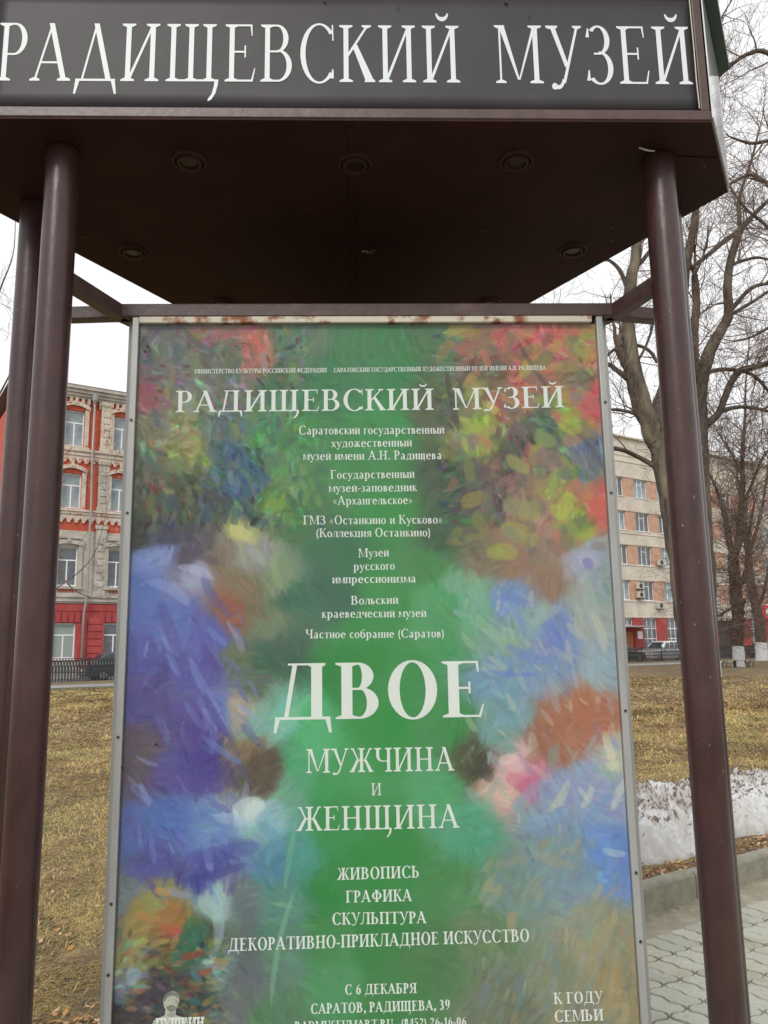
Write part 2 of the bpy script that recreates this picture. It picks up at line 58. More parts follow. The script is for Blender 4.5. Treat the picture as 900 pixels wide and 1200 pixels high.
TREE_E = [[(14.14,24.0,-0.12,0.549),(14.36,24.0,2.79,0.467),(14.66,24.0,6.5,0.412),(14.85,24.0,10.41,0.371),(15.01,24.0,13.04,0.33),(15.04,24.0,15.77,0.275)],[(15.04,24.0,15.77,0.192),(14.92,24.0,18.6,0.137),(14.37,24.0,20.23,0.11),(13.47,24.0,21.49,0.082),(12.73,24.0,21.44,0.069),(12.04,24.0,20.92,0.055),(11.56,24.0,20.44,0.041),(11.22,24.0,19.89,0.027)],[(14.97,24.0,13.94,0.165),(14.29,24.0,15.48,0.124),(13.64,24.0,15.95,0.096),(12.99,24.0,16.58,0.069),(12.45,24.0,16.9,0.055),(11.92,24.0,16.69,0.041),(11.4,24.0,16.39,0.027)],[(15.04,24.0,15.77,0.137),(15.17,24.0,19.56,0.11),(14.94,24.0,22.88,0.082),(14.45,24.0,25.28,0.069),(13.68,24.0,26.7,0.041)],[(14.94,24.0,12.45,0.124),(14.07,24.0,13.36,0.096),(13.32,24.0,14.27,0.069),(12.71,24.0,15.13,0.055),(12.06,24.0,15.82,0.041),(11.55,24.0,17.07,0.027),(11.55,24.0,18.66,0.021)],[(15.19,24.0,16.39,0.11),(14.24,24.0,17.66,0.082),(13.43,24.0,18.15,0.069),(12.56,24.0,18.07,0.055),(11.86,24.0,18.33,0.027)],[(14.85,24.0,10.41,0.124),(14.1,24.0,11.15,0.082),(13.31,24.0,11.45,0.069),(12.63,24.0,11.52,0.055),(11.91,24.0,11.18,0.041),(11.35,24.0,11.05,0.027)]]
TREE_F = [[(-14.44,26.0,0.11,0.595),(-14.59,26.0,3.35,0.506),(-14.65,26.0,6.22,0.446),(-14.74,26.0,9.19,0.387),(-14.83,26.0,12.28,0.327),(-15.08,26.0,15.49,0.268)],[(-14.68,26.0,7.39,0.071),(-13.96,26.0,8.57,0.048),(-13.33,26.0,10.08,0.036),(-12.83,26.0,11.31,0.024),(-12.7,26.0,12.56,0.012)],[(-14.55,26.0,5.06,0.071),(-13.41,26.0,5.04,0.048),(-12.23,26.0,4.45,0.036),(-11.09,26.0,4.29,0.03),(-10.34,26.0,3.57,0.021),(-9.76,26.0,3.28,0.012)],[(-14.71,26.0,10.72,0.059),(-13.93,26.0,12.26,0.048),(-13.47,26.0,14.17,0.03),(-13.1,26.0,15.46,0.018),(-13.09,26.0,16.78,0.012)],[(-14.55,26.0,5.06,0.048),(-13.03,26.0,3.61,0.036),(-11.6,26.0,3.31,0.024),(-10.5,26.0,3.86,0.018),(-9.69,26.0,4.7,0.012),(-9.33,26.0,6.13,0.009)]]

# ---------------------------------------------------------------- camera
PITCH, ROLL, FOC = R(9.8), R(-0.87), 920.0
cam_d = bpy.data.cameras.new('camera')
cam = bpy.data.objects.new('camera', cam_d); COL.objects.link(cam)
fwd = Vector((0, math.cos(PITCH), math.sin(PITCH)))
u0 = Vector((0, -math.sin(PITCH), math.cos(PITCH))); r0 = Vector((1, 0, 0))
cr = r0*math.cos(ROLL) + u0*math.sin(ROLL); cu = -r0*math.sin(ROLL) + u0*math.cos(ROLL)
mw = Matrix((cr, cu, -fwd)).transposed().to_4x4(); mw.translation = Vector((0, 0, 1.5))
cam.matrix_world = mw
cam_d.sensor_fit = 'VERTICAL'; cam_d.sensor_height = 24.0; cam_d.lens = 24.0*FOC/1200.0
cam_d.clip_start = 0.05; cam_d.clip_end = 3000
scene.camera = cam
scene.view_settings.view_transform = 'Standard'; scene.view_settings.look = 'None'
scene.view_settings.exposure = EXPOSURE; scene.view_settings.gamma = 1
scene.cycles.max_bounces = 6; scene.cycles.transparent_max_bounces = 12

# ---------------------------------------------------------------- world: bright overcast sky
w = bpy.data.worlds.new('World'); scene.world = w; w.use_nodes = True
nt = w.node_tree; nt.nodes.clear()
N_ = nt.nodes.new
wo = N_('ShaderNodeOutputWorld'); b1 = N_('ShaderNodeBackground'); b2 = N_('ShaderNodeBackground'); mx = N_('ShaderNodeMixShader')
sky = N_('ShaderNodeTexSky'); sky.sky_type = 'NISHITA'; sky.sun_disc = False
SUN_EL, SUN_AZ = R(40), R(200)          # azimuth from +Y clockwise: behind the viewer, a bit to the left
sky.sun_elevation = SUN_EL; sky.sun_rotation = SUN_AZ
tc = N_('ShaderNodeTexCoord'); no = N_('ShaderNodeTexNoise'); no.inputs['Scale'].default_value = 1.6; no.inputs['Detail'].default_value = 5
rp = N_('ShaderNodeValToRGB'); rp.color_ramp.elements[0].position = .3; rp.color_ramp.elements[1].position = .7
rp.color_ramp.elements[0].color = (.86, .87, .90, 1); rp.color_ramp.elements[1].color = (1, .995, .985, 1)
nt.links.new(tc.outputs['Generated'], no.inputs['Vector']); nt.links.new(no.outputs['Fac'], rp.inputs['Fac'])
nt.links.new(rp.outputs['Color'], b2.inputs['Color']); nt.links.new(sky.outputs['Color'], b1.inputs['Color'])
b1.inputs['Strength'].default_value = .1; b2.inputs['Strength'].default_value = 1.0
mx.inputs[0].default_value = .93
nt.links.new(b1.outputs[0], mx.inputs[1]); nt.links.new(b2.outputs[0], mx.inputs[2]); nt.links.new(mx.outputs[0], wo.inputs[0])
sd = bpy.data.lights.new('sun', 'SUN'); sd.energy = 1.5; sd.angle = R(16); sd.color = (1, .97, .92)
so = bpy.data.objects.new('sun', sd); COL.objects.link(so)
dv = Vector((math.sin(SUN_AZ)*math.cos(SUN_EL), math.cos(SUN_AZ)*math.cos(SUN_EL), math.sin(SUN_EL)))
so.rotation_euler = dv.to_track_quat('Z', 'Y').to_euler(); so.location = dv*50

# ---------------------------------------------------------------- materials
def s2l(c):
    return tuple((x/12.92 if x <= .04045 else ((x+.055)/1.055)**2.4) for x in c)
def rgb(r, g, b): return s2l((r/255, g/255, b/255))
def mat(name, col, rough=.6, metal=0, col2=None, scale=8, detail=6, lo=.35, hi=.65, bump=0, bscale=60, coat=0, spec=.5,
        col3=None, scale3=2.0, lo3=.5, hi3=.7, stretch=(1, 1, 1), bdist=.01):
    m = bpy.data.materials.new(name); m.use_nodes = True
    n = m.node_tree; bs = n.nodes['Principled BSDF']; L = n.links.new
    bs.inputs['Base Color'].default_value = (*col, 1); bs.inputs['Roughness'].default_value = rough
    bs.inputs['Metallic'].default_value = metal; bs.inputs['Coat Weight'].default_value = coat
    bs.inputs['Specular IOR Level'].default_value = spec
    t = n.nodes.new('ShaderNodeTexCoord'); mp = n.nodes.new('ShaderNodeMapping'); mp.inputs['Scale'].default_value = stretch
    L(t.outputs['Object'], mp.inputs['Vector'])
    def layer(prev, c, sc, a, b, det):
        x = n.nodes.new('ShaderNodeTexNoise'); x.inputs['Scale'].default_value = sc; x.inputs['Detail'].default_value = det
        x.inputs['Roughness'].default_value = .62
        L(mp.outputs[0], x.inputs['Vector'])
        mr = n.nodes.new('ShaderNodeMapRange'); mr.inputs['From Min'].default_value = a; mr.inputs['From Max'].default_value = b
        L(x.outputs['Fac'], mr.inputs['Value'])
        k = n.nodes.new('ShaderNodeMix'); k.data_type = 'RGBA'
        L(mr.outputs[0], k.inputs['Factor'])
        if isinstance(prev, tuple): k.inputs['A'].default_value = (*prev, 1)
        else: L(prev, k.inputs['A'])
        k.inputs['B'].default_value = (*c, 1)
        return k.outputs['Result']
    out = col
    if col2: out = layer(out, col2, scale, lo, hi, detail)
    if col3: out = layer(out, col3, scale3, lo3, hi3, 4)
    if not isinstance(out, tuple): L(out, bs.inputs['Base Color'])
    if bump:
        x = n.nodes.new('ShaderNodeTexNoise'); x.inputs['Scale'].default_value = bscale; x.inputs['Detail'].default_value = 5
        L(mp.outputs[0], x.inputs['Vector'])
        bp = n.nodes.new('ShaderNodeBump'); bp.inputs['Strength'].default_value = bump; bp.inputs['Distance'].default_value = bdist
        L(x.outputs['Fac'], bp.inputs['Height']); L(bp.outputs[0], bs.inputs['Normal'])
    return m
def attr_mat(name, rough=.7, coat=0, bump=0, bscale=200, spec=.4, stain=None):
    m = mat(name, (.5, .5, .5), rough, coat=coat, bump=bump, bscale=bscale, spec=spec)
    n = m.node_tree; a = n.nodes.new('ShaderNodeAttribute'); a.attribute_name = 'col'
    out = a.outputs['Color']
    if stain:      # dirt laid over the surface, in world position so that it runs across neighbouring pieces
        g = n.nodes.new('ShaderNodeNewGeometry')
        for sc, lo, hi, c in stain:
            x = n.nodes.new('ShaderNodeTexNoise'); x.inputs['Scale'].default_value = sc; x.inputs['Detail'].default_value = 7; x.inputs['Roughness'].default_value = .65
            n.links.new(g.outputs['Position'], x.inputs['Vector'])
            mr = n.nodes.new('ShaderNodeMapRange'); mr.inputs['From Min'].default_value = lo; mr.inputs['From Max'].default_value = hi; mr.inputs['To Max'].default_value = .8
            n.links.new(x.outputs['Fac'], mr.inputs['Value'])
            k = n.nodes.new('ShaderNodeMix'); k.data_type = 'RGBA'; n.links.new(mr.outputs[0], k.inputs['Factor']); n.links.new(out, k.inputs['A']); k.inputs['B'].default_value = (*c, 1); out = k.outputs['Result']
    n.links.new(out, n.nodes['Principled BSDF'].inputs['Base Color'])
    return m
M = {}
M['post'] = mat('brown_post_paint', rgb(74, 49, 47), .33, col2=rgb(62, 40, 38), scale=30, col3=rgb(150, 124, 112), scale3=120, lo3=.69, hi3=.72, bump=.15, bscale=90, bdist=.004, stretch=(1, 1, .4))
M['brown'] = mat('brown_frame_paint', rgb(88, 68, 64), .42, col2=rgb(76, 54, 50), scale=20, col3=rgb(112, 88, 78), scale3=9, lo3=.58, hi3=.75, bump=.1)
M['soffit'] = mat('soffit_brown', rgb(62, 34, 29), .65, col2=rgb(50, 28, 24), spec=.15, scale=5, bump=.08, bscale=14, bdist=.02)
M['sign'] = mat('sign_film', rgb(74, 71, 73), .5, col2=rgb(68, 65, 67), scale=6, bump=.12, bscale=9, bdist=.012, spec=.25)
M['signletter'] = mat('sign_lettering', rgb(226, 232, 232), .5)
M['roof_green'] = mat('roof_green', rgb(62, 82, 66), .5, col2=rgb(48, 66, 52), scale=5)
M['sidepanel'] = mat('side_panel_pale', rgb(240, 240, 240), .12, col2=rgb(205, 206, 208), scale=4, coat=.6)
M['alu'] = mat('aluminium_frame', rgb(186, 186, 182), .45, metal=.35, col2=rgb(168, 168, 164), scale=14, bump=.05, stretch=(1, 1, .2))
M['alustain'] = mat('stained_top_strip', rgb(214, 206, 188), .6, col2=rgb(142, 84, 46), scale=13, lo=.53, hi=.62, detail=10)
M['gap'] = mat('dark_gap', rgb(28, 36, 34), .8)
M['screw'] = mat('screw_steel', rgb(90, 86, 80), .4, metal=.8)
M['print'] = mat('print_white', rgb(250, 250, 247), .6)
M['printbust'] = mat('print_cream', rgb(206, 206, 192), .6)
M['embl'] = mat('print_mid_grey', rgb(150, 150, 138), .6, col2=rgb(120, 122, 112), scale=160)
M['embl2'] = mat('print_soft_grey', rgb(172, 172, 160), .6)
M['black'] = mat('matt_black', rgb(24, 22, 22), .5)
M['lampglass'] = mat('downlight_glass', rgb(50, 38, 34), .3)
M['lampring'] = mat('downlight_ring', rgb(74, 48, 42), .5, spec=.2)
M['sticker'] = mat('sticker_scrap', rgb(206, 214, 206), .7, col2=rgb(120, 130, 120), scale=60)
M['cable'] = mat('pale_cable', rgb(214, 206, 190), .6)
M['paver'] = attr_mat('paver_concrete', .85, bump=.35, bscale=120, stain=[(3.2, .5, .72, rgb(138, 134, 114)), (38, .55, .72, rgb(132, 130, 114)), (9, .6, .7, rgb(196, 194, 180))])
M['sand'] = mat('joint_sand', rgb(88, 84, 70), .95, col2=rgb(68, 64, 54), scale=40)
M['cement'] = mat('cement_haunch', rgb(150, 143, 124), .9, col2=rgb(132, 126, 108), scale=22, col3=rgb(164, 158, 140), scale3=5, bump=.3, bscale=70)
M['kerb'] = mat('kerb_concrete', rgb(144, 141, 124), .88, col2=rgb(124, 121, 106), scale=12, col3=rgb(152, 150, 138), scale3=40, lo3=.55, hi3=.7, bump=.3, bscale=60)
M['snow'] = None
M['asphalt'] = mat('asphalt', rgb(96, 96, 96), .9, col2=rgb(84, 84, 84), scale=20)
M['path'] = mat('path_concrete', rgb(158, 158, 154), .9, col2=rgb(140, 140, 136), scale=3)
M['soil'] = mat('lawn_soil', rgb(124, 104, 74), .95, col2=rgb(92, 78, 58), scale=.9, detail=8, lo=.42, hi=.62, col3=rgb(146, 126, 84), scale3=5, lo3=.5, hi3=.66, bump=.5, bscale=30, bdist=.03)
M['grass'] = attr_mat('dry_grass', .8, spec=.2)
M['leaf'] = attr_mat('dead_leaves', .75, spec=.3)
M['bark'] = mat('bark', rgb(98, 88, 78), .9, col2=rgb(60, 52, 46), scale=12, stretch=(1, 1, .3), detail=8, bump=.7, bscale=14, bdist=.05, col3=rgb(132, 124, 104), scale3=1.2)
M['barkrough'] = mat('knotty_bark', rgb(112, 96, 82), .9, col2=rgb(72, 58, 50), scale=5, detail=9, bump=.9, bscale=6, bdist=.1)
M['twig'] = mat('twigs', rgb(128, 110, 100), .85, col2=rgb(102, 86, 78), scale=2)
M['whitewash'] = mat('whitewash', rgb(222, 224, 222), .8, col2=rgb(196, 198, 196), scale=9)
M['iron'] = mat('cast_iron_black', rgb(46, 48, 50), .5, col2=rgb(60, 60, 60), scale=6)
M['wood'] = mat('bench_wood', rgb(150, 132, 108), .7)
M['red'] = mat('coral_red_paint', rgb(178, 78, 76), .8, col2=rgb(158, 62, 62), scale=1.3, detail=8, col3=rgb(196, 112, 104), scale3=.8, lo3=.56, hi3=.74)
M['brick'] = mat('orange_red_wall', rgb(196, 92, 66), .85, col2=rgb(172, 74, 54), scale=3, detail=8, col3=rgb(206, 160, 132), scale3=2.2, lo3=.6, hi3=.72)
M['stucco'] = mat('weathered_stucco', rgb(214, 205, 190), .85, col2=rgb(188, 176, 160), scale=1.6, detail=9, col3=rgb(192, 96, 70), scale3=4.5, lo3=.58, hi3=.64)
M['stuccogrey'] = mat('grey_stucco', rgb(198, 192, 180), .85, col2=rgb(166, 160, 150), scale=1.4, detail=9)
M['zinc'] = mat('zinc_pipe', rgb(160, 160, 158), .5, metal=.3)
M['cream'] = mat('cream_render', rgb(220, 211, 196), .85, col2=rgb(200, 190, 174), scale=.7, detail=9, lo=.4, hi=.6, col3=rgb(190, 178, 158), scale3=.25, lo3=.55, hi3=.75)
M['orange'] = mat('orange_brick_infill', rgb(206, 170, 148), .85, col2=rgb(190, 146, 120), scale=2, col3=rgb(176, 136, 116), scale3=.5)
M['pvc'] = mat('white_pvc', rgb(236, 238, 240), .4)
M['glassdark'] = mat('window_glass_far', rgb(92, 100, 106), .08, col2=rgb(58, 64, 70), scale=.7, lo=.42, hi=.6, spec=.9)
M['glasslight'] = mat('window_glass_pale', rgb(150, 166, 172), .1, col2=rgb(96, 110, 118), scale=.5, lo=.42, hi=.6, spec=.9)
M['glassgreen'] = mat('window_blind', rgb(150, 164, 156), .5)
M['doorwood'] = mat('door_wood', rgb(176, 98, 44), .5)
M['redsign'] = mat('red_sign_board', rgb(214, 44, 60), .5)
M['acwhite'] = mat('ac_casing', rgb(196, 192, 180), .5)
M['tyre'] = mat('tyre_rubber', rgb(34, 34, 36), .8)
M['rim'] = mat('wheel_rim', rgb(160, 162, 166), .35, metal=.7)
M['carglass'] = mat('car_glass', rgb(38, 44, 50), .06, spec=.9)
M['taillight'] = mat('tail_light_red', rgb(170, 30, 34), .25)
M['headlight'] = mat('head_light', rgb(220, 224, 228), .15)
M['plate'] = mat('number_plate', rgb(214, 214, 210), .5)
def pane_mat():
    m = bpy.data.materials.new('clear_cover_sheet'); m.use_nodes = True
    n = m.node_tree; n.nodes.clear(); L = n.links.new
    o = n.nodes.new('ShaderNodeOutputMaterial'); t = n.nodes.new('ShaderNodeBsdfTransparent'); t.inputs[0].default_value = (.97, .985, .975, 1)
    g = n.nodes.new('ShaderNodeBsdfGlossy'); g.inputs['Roughness'].default_value = .05
    wn = n.nodes.new('ShaderNodeTexNoise'); wn.inputs['Scale'].default_value = 2.2; wn.inputs['Detail'].default_value = 2; bp = n.nodes.new('ShaderNodeBump'); bp.inputs['Strength'].default_value = .5; bp.inputs['Distance'].default_value = .02
    L(wn.outputs['Fac'], bp.inputs['Height']); L(bp.outputs[0], g.inputs['Normal'])
    d = n.nodes.new('ShaderNodeBsdfDiffuse'); d.inputs[0].default_value = (.8, .82, .8, 1)
    fr = n.nodes.new('ShaderNodeFresnel'); fr.inputs[0].default_value = 1.28
    a = n.nodes.new('ShaderNodeMixShader'); b = n.nodes.new('ShaderNodeMixShader')
    tx = n.nodes.new('ShaderNodeTexCoord'); x = n.nodes.new('ShaderNodeTexNoise'); x.inputs['Scale'].default_value = 3; x.inputs['Detail'].default_value = 6
    mr = n.nodes.new('ShaderNodeMapRange'); mr.inputs['From Min'].default_value = .35; mr.inputs['From Max'].default_value = .7
    mr.inputs['To Min'].default_value = .0; mr.inputs['To Max'].default_value = .035
    L(tx.outputs['Object'], x.inputs['Vector']); L(x.outputs['Fac'], mr.inputs['Value'])
    L(fr.outputs[0], a.inputs[0]); L(t.outputs[0], a.inputs[1]); L(g.outputs[0], a.inputs[2])
    L(mr.outputs[0], b.inputs[0]); L(a.outputs[0], b.inputs[1]); L(d.outputs[0], b.inputs[2]); L(b.outputs[0], o.inputs[0])
    return m
M['pane'] = pane_mat()

# ---------------------------------------------------------------- object helpers
def link(o, parent=None):
    COL.objects.link(o)
    if parent is not None: o.parent = parent
    return o
def tag(o, label=None, cat=None, group=None, kind=None):
    if label: o['label'] = label
    if cat: o['category'] = cat
    if group: o['group'] = group
    if kind: o['kind'] = kind
    return o
def thing(name, label, cat, loc=(0, 0, 0), rz=0, group=None):
    o = bpy.data.objects.new(name, None); o.location = loc; o.rotation_euler = (0, 0, rz); link(o)
    return tag(o, label, cat, group)
def copy_tree(o, parent=None):
    c = o.copy(); link(c, parent)
    for ch in list(o.children): copy_tree(ch, c)
    return c
def smooth(me, on=True):
    me.polygons.foreach_set('use_smooth', [on]*len(me.polygons))
class MB:
    def __init__(s): s.v = []; s.f = []; s.c = []
    def add(s, vs, fs, col=None):
        b = len(s.v); s.v += [tuple(p) for p in vs]; s.f += [tuple(b+i for i in f) for f in fs]
        if col is not None: s.c += [col]*len(vs)
        return s
    def box(s, x0, x1, y0, y1, z0, z1, col=None):
        return s.add([(x0,y0,z0),(x1,y0,z0),(x1,y1,z0),(x0,y1,z0),(x0,y0,z1),(x1,y0,z1),(x1,y1,z1),(x0,y1,z1)],
              [(0,3,2,1),(4,5,6,7),(0,1,5,4),(1,2,6,5),(2,3,7,6),(3,0,4,7)], col)
    def prism(s, pts, y0, y1, axis='y', col=None):
        """extrude a polygon: axis y -> pts are (x,z); axis z -> pts are (x,y); axis x -> pts are (y,z)"""
        n = len(pts)
        g = {'y': lambda p, k: (p[0], k, p[1]), 'z': lambda p, k: (p[0], p[1], k), 'x': lambda p, k: (k, p[0], p[1])}[axis]
        return s.add([g(p, y0) for p in pts]+[g(p, y1) for p in pts],
              [tuple(range(n))[::-1], tuple(range(n, 2*n))]+[(i, (i+1) % n, n+(i+1) % n, n+i) for i in range(n)], col)
    def tube(s, path, radii, sides=8, cap=True, col=None):
        P = [Vector(p) for p in path]; n = len(P)
        if not hasattr(radii, '__len__'): radii = [radii]*n
        b = len(s.v); up = None
        for i in range(n):
            t = (P[min(i+1, n-1)]-P[max(i-1, 0)]).normalized()
            if up is None:
                up = Vector((0, 0, 1)) if abs(t.z) < .9 else Vector((1, 0, 0))
                a = t.cross(up).normalized()
            else:
                a = (a - t*a.dot(t)).normalized()
            c = t.cross(a)
            for k in range(sides):
                an = 2*math.pi*k/sides
                s.v.append(tuple(P[i]+(a*math.cos(an)+c*math.sin(an))*radii[i]))
                if col is not None: s.c.append(col)
        for i in range(n-1):
            for k in range(sides):
                k2 = (k+1) % sides
                s.f.append((b+i*sides+k, b+i*sides+k2, b+(i+1)*sides+k2, b+(i+1)*sides+k))
        if cap:
            s.f.append(tuple(b+k for k in range(sides))[::-1]); s.f.append(tuple(b+(n-1)*sides+k for k in range(sides)))
        return s
    def beam(s, a, b_, w, h):
        a = Vector(a); b_ = Vector(b_); t = (b_-a).normalized(); sd = t.cross(Vector((0, 0, 1))).normalized()*(w/2); up = sd.normalized().cross(t)*(h/2)
        vs = [a-sd-up, a+sd-up, a+sd+up, a-sd+up, b_-sd-up, b_+sd-up, b_+sd+up, b_-sd+up]
        return s.add(vs, [(0,1,2,3),(7,6,5,4),(0,4,5,1),(1,5,6,2),(2,6,7,3),(3,7,4,0)])
    def mesh(s, name, m, sm=False):
        me = bpy.data.meshes.new(name); me.from_pydata(s.v, [], s.f)
        if m is not None: me.materials.append(m)
        if s.c:
            a = me.color_attributes.new('col', 'FLOAT_COLOR', 'POINT')
            a.data.foreach_set('color', np.array([(*c, 1) for c in s.c], dtype=np.float32).ravel())
        me.update()
        bm = bmesh.new(); bm.from_mesh(me); bmesh.ops.recalc_face_normals(bm, faces=bm.faces); bm.to_mesh(me); bm.free()
        if sm: smooth(me)
        return me
    def build(s, name, m, parent=None, sm=False, kind=None, bevel=0):
        o = bpy.data.objects.new(name, s.mesh(name, m, sm)); link(o, parent)
        if kind: o['kind'] = kind
        if bevel:
            md = o.modifiers.new('bevel', 'BEVEL'); md.width = bevel; md.segments = 2; md.limit_method = 'ANGLE'
        return o
def np_mesh(name, verts, quads, m, cols=None, parent=None, sm=False, tri=False):
    k = 3 if tri else 4
    me = bpy.data.meshes.new(name); me.vertices.add(len(verts)); me.vertices.foreach_set('co', np.asarray(verts, np.float32).ravel())
    q = np.asarray(quads, np.int32); me.loops.add(q.size); me.loops.foreach_set('vertex_index', q.ravel())
    me.polygons.add(len(q)); me.polygons.foreach_set('loop_start', np.arange(0, q.size, k, dtype=np.int32))
    me.update(calc_edges=True)
    if cols is not None:
        a = me.color_attributes.new('col', 'FLOAT_COLOR', 'POINT')
        c = np.ones((len(verts), 4), np.float32); c[:, :3] = cols; a.data.foreach_set('color', c.ravel())
    me.materials.append(m)
    if sm: smooth(me)
    return link(bpy.data.objects.new(name, me), parent)
def grid_mesh(xs, ys, zf, name, m, parent=None, sm=True, cols=None, xyf=None):
    X, Y = np.meshgrid(xs, ys); Z = zf(X, Y)
    if xyf: X, Y = xyf(X, Y)
    v = np.stack([X, Y, Z], -1).reshape(-1, 3); nx, ny = len(xs), len(ys)
    i = np.arange(nx*ny).reshape(ny, nx)
    q = np.stack([i[:-1, :-1], i[:-1, 1:], i[1:, 1:], i[1:, :-1]], -1).reshape(-1, 4)
    return np_mesh(name, v, q, m, cols, parent, sm)
def vnoise(x, y, seed=0):
    xi = np.floor(x).astype(np.int64); yi = np.floor(y).astype(np.int64); fx = x-xi; fy = y-yi
    fx = fx*fx*(3-2*fx); fy = fy*fy*(3-2*fy)
    def h(a, b):
        n = (a*374761393 + b*668265263 + seed*1442695) & 0x7fffffff
        n = ((n ^ (n >> 13))*1274126177) & 0x7fffffff
        return ((n ^ (n >> 16)) & 0xffff)/65535.
    return (h(xi, yi)*(1-fx)+h(xi+1, yi)*fx)*(1-fy)+(h(xi, yi+1)*(1-fx)+h(xi+1, yi+1)*fx)*fy
def fbm(x, y, o=4, seed=0):
    r = 0; a = .5; t = 0
    for k in range(o): r = r+a*vnoise(x*2**k, y*2**k, seed+k*17); t += a; a *= .55
    return r/t
# street frame: t runs along the street (away to the right), n across it
TH = R(56); UX, UY = math.sin(TH), math.cos(TH); RZ = math.atan2(UY, UX)
def tn(t, n, z=0): return (UX*t-UY*n, UY*t+UX*n, z)
def tnf(T, Nn): return UX*T-UY*Nn, UY*T+UX*Nn

# ---------------------------------------------------------------- serif letterforms (caps height 1)
class Gl:
    def __init__(s, T, t, es=1): s.T = T; s.t = t; s.es = es; s.p = []; s.w = 0
    def poly(s, *pts): s.p.append(list(pts)); return s
    def rect(s, x0, y0, x1, y1): return s.poly((x0, y0), (x1, y0), (x1, y1), (x0, y1))
    def foot(s, xl, xr, y, d, e=.085):          # bracketed serif under/over a stem from xl to xr
        t = s.t*.8; e = e*s.es
        return s.poly((xl-e, y), (xr+e, y), (xr+e, y+d*t), (xr+.012, y+d*t*2.1), (xl-.012, y+d*t*2.1), (xl-e, y+d*t))
    def stem(s, x, T=None, y0=0, y1=1, b=True, t=True, e=.085):
        T = T or s.T; s.rect(x, y0, x+T, y1)
        if b: s.foot(x, x+T, y0, 1, e)
        if t: s.foot(x, x+T, y1, -1, e)
        return s
    def diag(s, x0, y0, x1, y1, w): return s.poly((x0-w/2, y0), (x0+w/2, y0), (x1+w/2, y1), (x1-w/2, y1))
    def arc(s, cx, cy, rx, ry, a0, a1, T=None, t=None, n=18):
        T = s.T*1.06 if T is None else T; t = s.t if t is None else t
        for k in range(n):
            q = []
            for a, f in ((a0+(a1-a0)*k/n, 1), (a0+(a1-a0)*(k+1)/n, 1), (a0+(a1-a0)*(k+1)/n, 0), (a0+(a1-a0)*k/n, 0)):
                a = R(a); q.append((cx+(rx if f else rx-T)*math.cos(a), cy+(ry if f else ry-t)*math.sin(a)))
            s.p.append(q)
        return s
    def tick(s, x, y, h, d=1):   # vertical wedge at the end of a thin arm
        return s.poly((x-.02, y), (x+.05*1, y), (x+.045, y+h*d), (x+.02, y+h*d))
